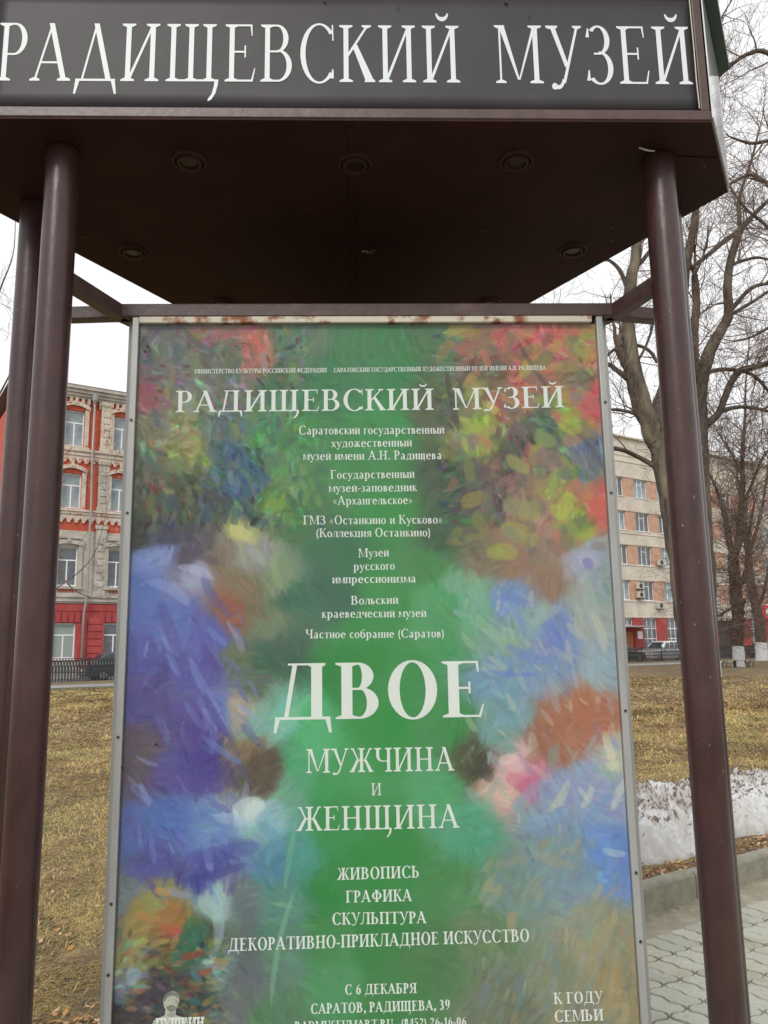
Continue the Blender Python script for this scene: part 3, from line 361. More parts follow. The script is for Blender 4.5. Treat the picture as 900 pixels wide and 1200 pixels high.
def glyph(ch, T, t, es=1):
    g = Gl(T, t, es); L = .10
    def vstem(x, **k): g.stem(x, **k)
    if ch in 'АA': g.diag(.09, 0, .39, 1, t*1.2); g.diag(.66, 0, .37, 1, T*1.05); g.rect(.19, .30, .56, .30+t); g.foot(.07, .11, 0, 1, .08); g.foot(.60, .72, 0, 1, .07); g.w = .80
    elif ch == 'Б': g.stem(L); g.rect(L, 1-t, .56, 1); g.poly((.53, 1), (.57, 1), (.58, .80), (.555, .80)); g.rect(L, .56, .38, .56+t); g.arc(.36, .29, .27, .31, -90, 90); g.rect(L, 0-.02+.0, .38, t*.9); g.w = .70
    elif ch in 'ВB': g.stem(L); g.rect(L, 1-t, .36, 1); g.rect(L, .51, .38, .51+t); g.rect(L, 0, .38, t); g.arc(.34, .755, .23, .245, -90, 90); g.arc(.36, .28, .28, .28, -90, 90); g.w = .72
    elif ch == 'Г': g.stem(L); g.rect(L, 1-t, .56, 1); g.poly((.53, 1), (.57, 1), (.585, .76), (.56, .76)); g.w = .62
    elif ch == 'Д': g.diag(.17, t, .42, 1, t*1.2); g.diag(.68, t, .41, 1, T*1.05); g.rect(.04, 0, .82, t*1.1); g.poly((.04, 0), (.12, 0), (.05, -.22), (.01, -.22)); g.poly((.74, 0), (.82, 0), (.85, -.22), (.81, -.22)); g.w = .86
    elif ch == 'Ð': g.stem(.56, b=False, e=.05); g.rect(.26, 1-t, .60, 1); g.poly((.17, t), (.23, t), (.36, 1), (.29, 1)); g.rect(.22, 1-t, .30, 1); g.rect(.04, 0, .84, t*1.3); g.poly((.04, 0), (.11, 0), (.06, -.23), (.02, -.23)); g.poly((.77, 0), (.84, 0), (.86, -.23), (.82, -.23)); g.w = .88
    elif ch == 'S': g.arc(.29, .74, .22, .27, 40, 270, T=T*.8); g.arc(.29, .26, .24, .28, -140, 90, T=T*.8); g.poly((.46, 1), (.49, 1), (.50, .76), (.475, .76)); g.poly((.04, .02), (.07, .02), (.07, .26), (.045, .26)); g.w = .58
    elif ch == 'D': g.stem(L); g.rect(L, 1-t, .36, 1); g.rect(L, 0, .36, t); g.arc(.34, .5, .38, .5, -90, 90); g.w = .80
    elif ch in 'ЕE': g.stem(L); g.rect(L, 1-t, .54, 1); g.rect(L, 0, .56, t); g.rect(L, .5, .42, .5+t); g.poly((.51, 1), (.55, 1), (.56, .80), (.54, .80)); g.poly((.53, 0), (.57, 0), (.62, .23), (.60, .23)); g.poly((.40, .42), (.43, .42), (.43, .63), (.40, .63)); g.w = .66
    elif ch == 'Ж':
        x = .50-T/2; g.stem(x); g.rect(.30, .5-t/2, .7, .5+t/2)
        for sx in (1, -1):
            X = lambda v: .5+sx*v
            P = [(X(.10), .5), (X(.10+T*.9), .5), (X(.46), 0), (X(.46-T*1.1), 0)]
            g.p.append(P if sx > 0 else P[::-1]); g.poly((X(.10), .47), (X(.16), .47), (X(.38), .97), (X(.31), .97)) ; g.foot(X(.385)-.03, X(.385)+.03, 0, 1, .07)
            g.rect(min(X(.30), X(.43)), 1-t*1.3, max(X(.30), X(.43)), 1)
        g.w = 1.0
    elif ch == 'З': g.arc(.28, .755, .23, .255, -90, 140); g.arc(.28, .27, .27, .29, -140, 90); g.rect(.18, .50, .32, .50+t); g.tick(.05, .80, .16); g.tick(.03, .05, .18); g.w = .60
    elif ch in 'ИЙ':
        g.stem(L); g.stem(.58); g.poly((L+T*.6, .06), (L+T+.02, .06), (.60+T*.3, .94), (.58, .94))
        if ch == 'Й': g.arc(.43, 1.22, .13, .14, 180, 360, T=.035, t=.075)
        g.w = .84
    elif ch in 'КK':
        g.stem(L); g.poly((L+T, .44), (L+T, .52), (.55, .98), (.60, .98)) ; g.poly((.29, .60), (.37, .66), (.72, 0), (.55, 0)); g.foot(.57, .68, 0, 1, .05); g.foot(.55, .58, 1, -1, .08); g.w = .74
    elif ch == 'Л': g.stem(.54); g.rect(.22, 1-t, .56, 1); g.poly((.24, 1), (.30, 1), (.24, .25), (.17, .25)); g.arc(.10, .22, .13, .22, -90, 10, T=.06, t=.06); g.arc(.06, .05, .06, .06, 0, 360, T=.06, t=.06); g.w = .78
    elif ch in 'МM': g.stem(.08, T=t*1.1); g.stem(.76); g.poly((.08, 1), (.08+T*1.15, 1), (.47, .06), (.43, .06)); g.poly((.45, .06), (.48, .06), (.83, 1), (.77, 1)); g.w = .98
    elif ch in 'НH': g.stem(L); g.stem(.56); g.rect(L, .5-t/2, .6, .5+t/2); g.w = .82
    elif ch in 'ОO': g.arc(.40, .5, .36, .53, 0, 360, n=32); g.w = .80
    elif ch == 'П': g.stem(L); g.stem(.56); g.rect(L, 1-t, .6, 1); g.w = .82
    elif ch in 'РP': g.stem(L); g.rect(L, 1-t, .34, 1); g.rect(L, .44, .34, .44+t); g.arc(.32, .72, .25, .28, -90, 90); g.w = .62
    elif ch == 'R': g.stem(L); g.rect(L, 1-t, .34, 1); g.rect(L, .48, .34, .48+t); g.arc(.32, .74, .25, .26, -90, 90); g.poly((.30, .50), (.42, .52), (.76, 0), (.60, 0)); g.w = .76
    elif ch in 'СC': g.arc(.42, .5, .38, .53, 42, 318, n=28); g.poly((.67, 1.0), (.70, 1.0), (.71, .72), (.685, .72)); g.tick(.66, .06, .16); g.w = .76
    elif ch in 'ТT': g.stem(.31, t=False); g.rect(.04, 1-t, .71-.0, 1); g.poly((.04, 1), (.08, 1), (.05, .76), (.025, .76)); g.poly((.67, 1), (.71, 1), (.725, .76), (.70, .76)); g.w = .74
    elif ch == 'У': g.poly((.08, 1), (.08+T, 1), (.42, .33), (.36, .27)); g.poly((.30, .03), (.35, 0), (.66, 1), (.61, 1)); g.arc(.20, .10, .14, .20, -120, -10, T=.05, t=.07); g.foot(.06, .18, 1, -1, .06); g.foot(.61, .65, 1, -1, .07); g.arc(.13, -.05, .06, .06, 0, 360, T=.06, t=.06, n=8); g.w = .72
    elif ch == 'U': g.stem(.08, b=False, y0=.3); g.stem(.60, T=t*1.1, b=False, y0=.3); g.arc(.365, .32, .285, .35, 180, 360); g.w = .78
    elif ch == 'Ф': g.stem(.43-T/2+.02); g.arc(.45, .52, .39, .33, 0, 360, n=28); g.w = .90
    elif ch == 'Х': g.diag(.16, 1, .60, 0, T); g.diag(.10, 0, .60, 1, t*1.2); g.foot(.54, .66, 0, 1, .06); g.foot(.10, .22, 1, -1, .06); g.foot(.08, .12, 0, 1, .07); g.foot(.58, .62, 1, -1, .07); g.w = .74
    elif ch == 'Ц': g.stem(L); g.stem(.56); g.rect(L, 0, .78, t); g.poly((.70, t), (.78, t), (.80, -.24), (.76, -.24)); g.w = .84
    elif ch == 'Ч': g.stem(.52); g.stem(.08, b=False, y0=.68); g.arc(.33, .68, .25, .26, 180, 275, T=T); g.rect(.30, .42, .56, .42+t); g.w = .76
    elif ch in 'ШЩ':
        for x in (L, .46, .82): g.stem(x)
        g.rect(L, 0, .85, t)
        if ch == 'Щ': g.rect(.82, 0, 1.06, t); g.poly((.99, t), (1.06, t), (1.05, -.06), (1.01, -.20), (.93, -.31), (.86, -.34), (.86, -.30), (.93, -.22), (.97, -.10))
        g.w = 1.08 if ch == 'Ш' else 1.12
    elif ch in 'ЬЪЫ':
        x = .20 if ch == 'Ъ' else L
        g.stem(x); g.rect(x, .54, x+.28, .54+t); g.rect(x, 0, x+.28, t); g.arc(x+.24, .29, .27, .30, -90, 90)
        if ch == 'Ъ': g.rect(.0, 1-t, x, 1)
        g.w = .68 if ch != 'Ы' else .98
        if ch == 'Ы': g.stem(.74)
    elif ch == 'Э': g.arc(.32, .5, .38, .53, -138, 138, n=28); g.rect(.25, .5-t/2, .62, .5+t/2); g.w = .76
    elif ch == 'Ю': g.stem(L); g.arc(.74, .5, .34, .53, 0, 360, n=28); g.rect(L, .5-t/2, .45, .5+t/2); g.w = 1.14
    elif ch == 'Я': g.stem(.50); g.rect(.30, 1-t, .52, 1); g.rect(.30, .46, .52, .46+t); g.arc(.34, .73, .25, .27, 90, 270); g.poly((.06, 0), (.20, 0), (.40, .5), (.28, .5)); g.foot(.09, .15, 0, 1, .05); g.w = .72
    elif ch == 'а': g.stem(.30, T*.95, 0, .46, t=False, e=.03); g.arc(.25, .46, .165, .21, 0, 155, T=T*.9); g.arc(.21, .155, .165, .17, 80, 280, T=T*.9); g.rect(.20, .0-.015, .33, t*.8); g.rect(.20, .29, .33, .29+t*.9); g.w = .53
    elif ch == 'б': g.arc(.28, .31, .25, .33, 0, 360, n=20); g.arc(.36, .55, .33, .34, 95, 185, T=T*.8); g.poly((.32, .84), (.42, .86), (.48, 1.0), (.44, 1.0), (.32, .92)); g.w = .57
    elif ch in 'еe': g.arc(.28, .32, .24, .34, 0, 320, n=20); g.rect(.10, .34, .50, .34+t*.9); g.w = .54
    elif ch == 'р': g.stem(.08, y0=-.28, y1=.64, e=.05); g.arc(.30, .32, .25, .34, -110, 110); g.w = .60
    elif ch in 'сc': g.arc(.28, .32, .24, .34, 40, 320, n=16); g.w = .50
    elif ch == 'у': g.poly((.04, .64), (.04+T, .64), (.32, .06), (.25, .02)); g.poly((.14, -.26), (.20, -.28), (.50, .64), (.45, .64)); g.foot(.05, .15, .64, -1, .04); g.foot(.45, .48, .64, -1, .05); g.arc(.12, -.20, .07, .07, 0, 360, T=.07, t=.07, n=8); g.w = .52
    elif ch == 'ф': g.stem(.37, T, -.28, .98); g.arc(.42, .32, .36, .33, 0, 360, n=24); g.w = .84
    elif ch.lower() == ch and ch.upper() != ch:      # the rest of the lower case are small capitals
        k = .64; g2 = glyph(ch.upper(), T*.88/k, t*.9/k, .6)
        g.p = [[(x*k*1.02, y*k) for x, y in q] for q in g2.p]; g.w = g2.w*k*1.02
    elif ch == '0': g.arc(.29, .5, .25, .51, 0, 360, n=24); g.w = .58
    elif ch == '1': g.stem(.22, t=False, e=.1); g.poly((.10, .84), (.24, .9), (.30, 1), (.24, 1), (.10, .90)); g.w = .5
    elif ch == '2': g.arc(.27, .72, .22, .29, -10, 160); g.poly((.05, t), (.14, t), (.49, .68), (.38, .66)); g.rect(.05, 0, .5, T*.9); g.w = .56
    elif ch == '3': g.arc(.25, .76, .20, .25, -90, 150); g.arc(.25, .27, .24, .28, -150, 90); g.rect(.17, .5, .28, .5+t); g.w = .56
    elif ch == '4': g.stem(.32, t=False, e=.06); g.poly((.03, .28), (.08, .28), (.36, .96), (.34, 1)); g.rect(.03, .26, .52, .26+t); g.w = .56
    elif ch == '5': g.rect(.12, .9, .46, 1); g.poly((.10, .52), (.15, .52), (.18, 1), (.13, 1)); g.arc(.24, .31, .24, .33, -150, 120); g.w = .56
    elif ch == '6': g.arc(.29, .32, .25, .33, 0, 360, n=20); g.poly((.04, .34), (.14, .36), (.27, .80), (.47, 1.0), (.40, 1.0), (.15, .78)); g.w = .58
    elif ch == '8': g.arc(.28, .76, .20, .25, 0, 360, n=18); g.arc(.28, .27, .25, .29, 0, 360, n=18); g.w = .56
    elif ch == '9': g.arc(.29, .68, .25, .33, 0, 360, n=20); g.poly((.54, .66), (.44, .64), (.31, .20), (.11, 0), (.18, 0), (.43, .22)); g.w = .58
    elif ch == '.': g.rect(.07, 0, .07+T*1.1, T*1.1); g.w = .24
    elif ch == ',': g.rect(.07, 0, .07+T*1.1, T*1.1); g.poly((.10, 0), (.07+T*1.1, 0), (.06, -.2), (.04, -.18)); g.w = .24
    elif ch == '-': g.rect(.04, .28, .30, .28+T*.7); g.w = .34
    elif ch == '(': g.arc(.34, .36, .27, .66, 115, 245, T=T*.8); g.w = .30
    elif ch == ')': g.arc(-.04, .36, .27, .66, -65, 65, T=T*.8); g.w = .30
    elif ch in '«»':
        for o in (0, .17):
            if ch == '«': g.poly((.04+o, .32), (.10+o, .32), (.22+o, .56), (.19+o, .58)); g.poly((.04+o, .32), (.19+o, .06), (.22+o, .08), (.10+o, .32))
            else: g.poly((.06+o, .58), (.03+o, .56), (.15+o, .32), (.21+o, .32)); g.poly((.15+o, .32), (.03+o, .08), (.06+o, .06), (.21+o, .32))
        g.w = .46
    elif ch == ' ': g.w = .30
    else: g.w = .5
    return g
_gc = {}
def glyph_tris(ch, T, t):
    k = (ch, T, t)
    if k in _gc: return _gc[k]
    g = glyph(ch, T, t); vs = []; fs = []
    for q in g.p:
        ar = sum(q[i][0]*q[(i+1) % len(q)][1]-q[(i+1) % len(q)][0]*q[i][1] for i in range(len(q)))
        if ar < 0: q = q[::-1]
        b = len(vs); vs += [Vector(p) for p in q]; fs.append(list(range(b, b+len(q))))
    if not vs: _gc[k] = ([], [], g.w); return _gc[k]
    r = delaunay_2d_cdt(vs, [], fs, 0, 1e-5)
    tri = [tuple(f) for f, of in zip(r[2], r[5]) if of]
    _gc[k] = ([(v.x, v.y) for v in r[0]], tri, g.w); return _gc[k]
def lettering(text, x0, x1, z, cap, m, parent, y=0, T=.135, t=.05, slope=0, track=.02, name='lettering', wordgap=None):
    """text set between x0 and x1 on the plane y=const, baseline z (rising by slope)"""
    adv = []; x = 0
    for ch in text:
        adv.append(x); x += glyph_tris(ch, T, t)[2]+track
        if ch == ' ' and wordgap: x += wordgap
    tot = x-track; k = (x1-x0)/tot
    mb = MB()
    for ch, a in zip(text, adv):
        v, f, w_ = glyph_tris(ch, T, t)
        mb.add([(x0+(a+px)*k, y, z+py*cap+slope*(a+px)*k) for px, py in v], f)
    return mb.build(name, m, parent)

# ================================================================ ground
def sheet(name, t0, t1, n0, n1, z, m, label=None):
    mb = MB(); mb.add([tn(t0, n0, z), tn(t1, n0, z), tn(t1, n1, z), tn(t0, n1, z)], [(0, 1, 2, 3)])
    return tag(mb.build(name, m), kind='structure')
KN = 3.10                                            # face of the kerb
tag(MB().add([(-900, -900, -.06), (900, -900, -.06), (900, 900, -.06), (-900, 900, -.06)], [(0, 1, 2, 3)]).build('ground', M['soil']), kind='structure')
pave = sheet('pavement', -30, 60, -12, KN, -.022, M['sand'])
road = sheet('road', -200, 300, 41.9, 46.3, -.01, M['asphalt'])
far_walk = sheet('far_pavement', -200, 300, 46.3, 60, .0, M['path'])
# pavers: wavy interlocking blocks
PT, PN, GAP = .115, .200, .0095
def paver_outline(gap=GAP, n=8):
    a, b = PT/2-gap*.72, PN/2-gap*.42; w1, w2 = .0085, .0075
    pts = []
    for k in range(n): f = k/n; pts.append((-a+2*a*f, -b+w2*math.sin(2*math.pi*f)))
    for k in range(n): f = k/n; pts.append((a+w1*math.sin(4*math.pi*f)*.9, -b+2*b*f))
    for k in range(n): f = 1-k/n; pts.append((-a+2*a*f, b+w2*math.sin(2*math.pi*f)))
    for k in range(n): f = 1-k/n; pts.append((-a+w1*math.sin(4*math.pi*f)*.9, -b+2*b*f))
    return pts
PO = paver_outline()
def paver_mb(col, mb=None, t=0, n=0, z=0):
    mb = mb or MB(); k = len(PO); m_ = [(x*.95, y*.97) for x, y in PO]
    vs = [(x, y, -.02) for x, y in PO]+[(x, y, -.0035) for x, y in PO]+[(x, y, 0) for x, y in m_]
    if t or n: vs = [tn(t+x, n+y, z+zz) for x, y, zz in vs]
    fs = [(i, (i+1) % k, k+(i+1) % k, k+i) for i in range(k)]+[(k+i, k+(i+1) % k, 2*k+(i+1) % k, 2*k+i) for i in range(k)]+[tuple(range(2*k, 3*k))]
    return mb.add(vs, fs, col)
tones = [rgb(*c) for c in ((172, 173, 158), (169, 170, 155), (176, 176, 162), (166, 167, 153), (171, 170, 157), (173, 171, 155))]
pm = [paver_mb(c).mesh('paver', M['paver']) for c in tones]
rest = MB(); cnt = 0
for r_ in range(40):
    nc = 2.88-PN/2-PN*r_
    for c_ in range(-20, 76):
        tc_ = 1.7+PT*c_ + (.0 if r_ % 1 == 0 else 0)
        x, y = tnf(tc_, nc)
        vis = (-.2 < x < 3.4 and y > 2.7 and nc > 1.75 and 2.55 < tc_ < 6.2)
        z = random.uniform(-.002, .002)
        if vis and cnt < 290:
            cnt += 1
            o = bpy.data.objects.new('paver', random.choice(pm)); link(o, pave); o.location = (x, y, z)
            o.rotation_euler = (random.uniform(-.008, .008), random.uniform(-.008, .008), RZ+random.uniform(-.012, .012))
        elif -4 < x < 5.5 and -1.5 < y < 8: paver_mb(random.choice(tones), rest, tc_, nc, z)
rest.build('paver', M['paver'], pave, kind='stuff')
# cement haunch between the last row and the kerb, ragged edge over the pavers
ts = np.linspace(-2, 14, 700)
def hz(T, Q): return -.004+.0125*Q+.004*(fbm(T*9, Q*3, 3, 4)-.5)*Q
def hxy(T, Q):
    n0 = 2.86+.05*(fbm(T*3.1, T*0, 4, 8)-.5)*2
    return tnf(T, n0+(KN+.01-n0)*Q)
hc_ = grid_mesh(ts, np.linspace(0, 1, 8), hz, 'cement_haunch', M['cement'], pave, xyf=hxy)
# kerb stones (the line jogs towards the viewer left of the pillar)
def kerb_off(t): u = min(max((1.9-t)/1.0, 0), 1); return -.5*u*u*(3-2*u)
kb = thing('kerb', 'grey concrete kerb between the paving and the snow bank', 'kerb', tn(0, KN, 0), RZ)
km = MB().prism([(0, -.05), (.0, .140), (.010, .156), (.022, .162), (.070, .165), (.085, .155), (.085, -.05)], .004, .996, 'x').mesh('kerb_stone', M['kerb'])
for k in range(-6, 22):
    o = bpy.data.objects.new('kerb_stone', km); link(o, kb); o.location = (k*1.0+.28, random.uniform(-.006, .006), random.uniform(-.006, .006)); o.location.y += kerb_off(k+.78); o.rotation_euler = (0, random.uniform(-.004, .004), math.atan2(kerb_off(k+1.28)-kerb_off(k+.28), 1))
# lawn: one bumpy sheet from the kerb to the fence (path lies over it)
def lz(T, Nn):
    e = np.clip((Nn-3.18)/.5, 0, 1)
    return .128+.008*e+.03*(fbm(T*.7, Nn*.7, 4, 2)-.5)*e+.025*(fbm(T*4, Nn*4, 3, 6)-.5)*e*np.clip((16-Nn)/6, 0, 1)-.08*np.clip((Nn-24)/8, 0, 1)
LT = np.concatenate([np.linspace(-60, -10, 40), np.linspace(-9.8, 16, 260), np.linspace(16.4, 130, 180)])
LN = np.concatenate([np.linspace(3.17, 12, 160), np.linspace(12.2, 41.85, 130)])
def lxy(a, b): u = np.clip((1.9-a)/1.0, 0, 1); return tnf(a, b-.5*u*u*(3-2*u)*np.clip((5-b)/1.7, 0, 1))
lawn = tag(grid_mesh(LT, LN, lz, 'lawn', M['soil'], xyf=lxy), kind='structure')
def lawn_z(x, y):
    t = UX*x+UY*y; n = -UY*x+UX*y
    return lz(t, n)
pth = tag(MB().prism([(33.3, -.05), (33.3, .085), (33.42, .095), (36.9, .095), (37.05, .085), (37.05, -.05)], -60, 130, 'x').build('path', M['path']), kind='structure')
pth.rotation_euler = (0, 0, RZ)
for n0 in (33.22, 37.06):
    k = MB().box(-60, 130, n0, n0+.08, -.05, .135).build('path_kerb', M['kerb'], pth)
# dry grass: flattened blades, denser near the viewer
def tnk(x, y): return UX*x+UY*y, -UY*x+UX*y
NB = 560000
Yb = 2.6*np.exp(rng.uniform(0, 1, NB)**.9*math.log(33/2.6)); Xb = Yb*rng.uniform(-.78, .78, NB)
tb, nb = tnk(Xb, Yb)
patch = fbm(Xb*.45+3, Yb*.45, 4, 12); mud = fbm(Xb*1.3, Yb*1.3, 4, 21)
keep = (nb > np.where(tb < .95, 2.8, 3.2)) & ~((nb < 3.7) & (tb > 1.9) & (rng.uniform(size=NB) < .72)) & (nb < 33.1) & ~((mud > .56) & (Yb < 5.5) & (Xb < 0) & (rng.uniform(size=NB) < .3))
litter = np.abs(nb-(14.9+1.2*np.sin(tb*.25)+2*(fbm(tb*.5, nb*.5, 2, 40)-.5))) < 2.7      # the strip under the trees, mostly leaves
keep &= ~(litter & (rng.uniform(size=NB) < .55))
bank = (nb > 3.45) & (nb < 4.7) & (tb > 2.9) & (tb < 16)
keep &= ~bank
Xb, Yb, tb, nb, patch = Xb[keep], Yb[keep], tb[keep], nb[keep], patch[keep]; NB = len(Xb)
Zb = lz(tb, nb)-.002
an = (fbm(Xb*.9, Yb*.9, 3, 50)-.5)*14+rng.normal(0, 1.1, NB); tilt = np.clip(rng.normal(.20, .17, NB), .03, .9)
ln = rng.uniform(.03, .085, NB)*np.clip(Yb/7, .85, 2.4); wd = .0022*np.clip(Yb/3.2, 1, 7)
dx, dy = np.cos(an), np.sin(an); ct, st = np.cos(tilt), np.sin(tilt)
P0 = np.stack([Xb, Yb, Zb], 1); side = np.stack([-dy, dx, np.zeros(NB)], 1)*(wd/2)[:, None]
P1 = P0+np.stack([dx*ct*.55, dy*ct*.55, st*.75], 1)*ln[:, None]; P2 = P0+np.stack([dx*ct, dy*ct, st*.8], 1)*ln[:, None]
vb = np.stack([P0-side, P0+side, P1+side*.8, P1-side*.8, P2], 1).reshape(-1, 3)
i5 = np.arange(NB)[:, None]*5
tri = np.concatenate([i5+[0, 1, 2], i5+[0, 2, 3], i5+[3, 2, 4]], 1).reshape(-1, 3)
pal = np.array([rgb(196, 168, 108), rgb(178, 150, 92), rgb(210, 186, 130), rgb(152, 126, 80), rgb(150, 146, 84), rgb(124, 100, 68), rgb(124, 128, 74)], np.float32)
pr = rng.uniform(size=NB)+(patch-.5)*1.6
ci = np.select([pr < .12, pr < .3, pr < .52, pr < .7, pr < .85, pr < 1.0], [5, 3, 1, 0, 2, 4], 6)
cb = pal[ci]*(1+rng.normal(0, .12, NB))[:, None]; cb = np.repeat(np.clip(cb, .02, .8), 5, 0)
tag(np_mesh('dry_grass', vb, tri, M['grass'], cb, tri=True), 'matted dry yellow grass blades covering the lawn', 'grass', kind='stuff')
# dead leaves
NL = 26000
Yl = 2.8*np.exp(rng.uniform(0, 1, NL)*math.log(34/2.8)); Xl = Yl*rng.uniform(-.75, .75, NL); tl, nl = tnk(Xl, Yl)
lit = np.abs(nl-(14.9+1.2*np.sin(tl*.25)+2*(fbm(tl*.5, nl*.5, 2, 40)-.5))) < 2.9
kp = (nl > 3.3) & (nl < 33) & (lit | (rng.uniform(size=NL) < .22))
Xl, Yl, tl, nl = Xl[kp], Yl[kp], tl[kp], nl[kp]
# plus a few trapped along the kerb and on the paving
tk = rng.uniform(.5, 9, 2600); nk = 3.2+np.abs(rng.normal(0, .12, 2600)); zk = lz(tk, nk)+rng.uniform(.004, .03, 2600)
tk2 = rng.uniform(2.5, 8, 26); nk2 = KN-.02-np.abs(rng.normal(0, .05, 26)); zk2 = np.full(26, .014)
T_ = np.concatenate([tl, tk, tk2]); Nn_ = np.concatenate([nl, nk, nk2]); Z_ = np.concatenate([lz(tl, nl)+rng.uniform(.006, .03, len(tl)), zk, zk2])
X_, Y_ = tnf(T_, Nn_); n_ = len(T_)
sz = rng.uniform(.009, .026, n_)*np.clip(Y_/9, .8, 2.2); a = rng.uniform(0, 6.28, n_)
e1 = np.stack([np.cos(a), np.sin(a), rng.uniform(-.4, .4, n_)], 1)*sz[:, None]; e2 = np.stack([-np.sin(a), np.cos(a), rng.uniform(-.4, .4, n_)], 1)*(sz*.6)[:, None]
c0 = np.stack([X_, Y_, Z_], 1)
vl = np.stack([c0-e1, c0-e2*1.0, c0+e1*.5-e2*.5, c0+e1*1.1, c0+e2, c0-e1*.4+e2*.6], 1).reshape(-1, 3); vl[::6, 2] += .004
i6 = np.arange(n_)[:, None]*6
tri = np.concatenate([i6+[0, 1, 2], i6+[0, 2, 5], i6+[2, 4, 5], i6+[2, 3, 4]], 1).reshape(-1, 3)
lp = np.array([rgb(150, 112, 82), rgb(122, 88, 66), rgb(176, 142, 106), rgb(104, 76, 60), rgb(190, 160, 120), rgb(168, 120, 62)], np.float32)
cl = np.repeat(lp[rng.integers(0, 6, n_)]*(1+rng.normal(0, .1, n_))[:, None], 6, 0)
tag(np_mesh('dead_leaves', vl, tri, M['leaf'], np.clip(cl, .01, 1), tri=True), 'brown fallen leaves lying in patches over the lawn', 'leaves', kind='stuff')
# snow bank
def prof(Q):   # 0 front .. 1 back
    return np.clip(np.sin(np.clip(Q, 0, 1)**.72*math.pi), 0, 1)**.62
def sz_(T, Q):
    en = np.clip((T-2.3)/.9, 0, 1)*np.clip((16-T)/2, 0, 1)
    h = (.245+.09*(fbm(T*.9, Q*0, 3, 70)-.5)*2)*prof(Q)
    r_ = (fbm(T*2.3, Q*2.6, 3, 69)-.5)*.16+(fbm(T*4, Q*5, 4, 71)-.5)*.15+(fbm(T*13, Q*16, 3, 72)-.5)*.13+np.abs(fbm(T*30, Q*38, 3, 73)-.5)*-.16+(fbm(T*70, Q*90, 2, 78)-.5)*.03
    return .115+(h+r_*np.clip(prof(Q)*1.6, 0, 1))*en-.03*(1-en)-.05*(Q <= 0)-.05*(Q >= 1)
def sxy(T, Q):
    f = 3.40+.09*(fbm(T*1.7, Q*0, 3, 75)-.5)*2; b = 4.72+.25*(fbm(T*1.1, Q*0+5, 3, 76)-.5)*2
    return tnf(T, f+(b-f)*Q+.05*(fbm(T*9, Q*9, 2, 77)-.5))
st_ = np.linspace(2.2, 16, 1150); sq = np.linspace(0, 1, 120)
TT, QQ = np.meshgrid(st_, sq)
dirt = fbm(TT*3, QQ*4, 4, 80)*.6+fbm(TT*22, QQ*24, 3, 81)*.4; fine = fbm(TT*60, QQ*70, 2, 82)
up_ = np.clip((QQ-.12)*1.6, 0, 1)
dm = np.clip((dirt-.46+up_*.06)*6, 0, 1)*(.35+.55*up_)
base = np.array([.60, .60, .60]); dirty = np.array([.30, .245, .18]); dark = np.array([.10, .08, .06])
sc_ = base*(1-dm[..., None])+dirty*dm[..., None]
sp = (fine > .66-.08*dm) & (up_ > .12); sp |= (QQ > .5) & (fbm(TT*30, QQ*34, 3, 90) > .53+.22*(1-QQ))
sc_ = np.where(sp[..., None], dark*1.6, sc_)
M['snow'] = attr_mat('old_snow', .75, bump=.5, bscale=160)
M['snow'].node_tree.nodes['Principled BSDF'].inputs['Subsurface Weight'].default_value = 0
tag(grid_mesh(st_, sq, sz_, 'snow_bank', M['snow'], cols=sc_.reshape(-1, 3), xyf=sxy, sm=True), 'melting dirty snow bank lying behind the kerb', 'snow bank', kind='stuff')
# crumbs of soil, straw and bark lying between the blades close to the viewer
NC = 16000
yc = 2.7*np.exp(rng.uniform(0, 1, NC)*math.log(9/2.7)); xc = yc*rng.uniform(-.75, .75, NC); tcc, ncc = tnk(xc, yc)
kc = ((ncc > 3.3) & (tcc < 2.6)) | ((ncc > 3.2) & (ncc < 3.6)) | (ncc > 4.8); xc, yc, tcc, ncc = xc[kc], yc[kc], tcc[kc], ncc[kc]; NC = len(xc)
zc_ = lz(tcc, ncc)+rng.uniform(.001, .012, NC); s_ = rng.uniform(.003, .011, NC); a = rng.uniform(0, 6.28, NC); asp = rng.uniform(.15, .9, NC)
e1 = np.stack([np.cos(a), np.sin(a), rng.uniform(-.3, .3, NC)], 1)*s_[:, None]; e2 = np.stack([-np.sin(a), np.cos(a), rng.uniform(-.6, .6, NC)], 1)*(s_*asp)[:, None]
c0 = np.stack([xc, yc, zc_], 1); vd = np.stack([c0-e1, c0-e2, c0+e1, c0+e2], 1).reshape(-1, 3)
dp = np.array([rgb(84, 68, 52), rgb(62, 52, 42), rgb(150, 126, 92), rgb(112, 92, 66), rgb(176, 154, 120)], np.float32)
tag(np_mesh('soil_crumbs', vd, np.arange(NC*4).reshape(-1, 4), M['leaf'], np.repeat(dp[rng.integers(0, 5, NC)], 4, 0)), 'crumbs of soil and straw between the grass blades', 'soil crumbs', kind='stuff')
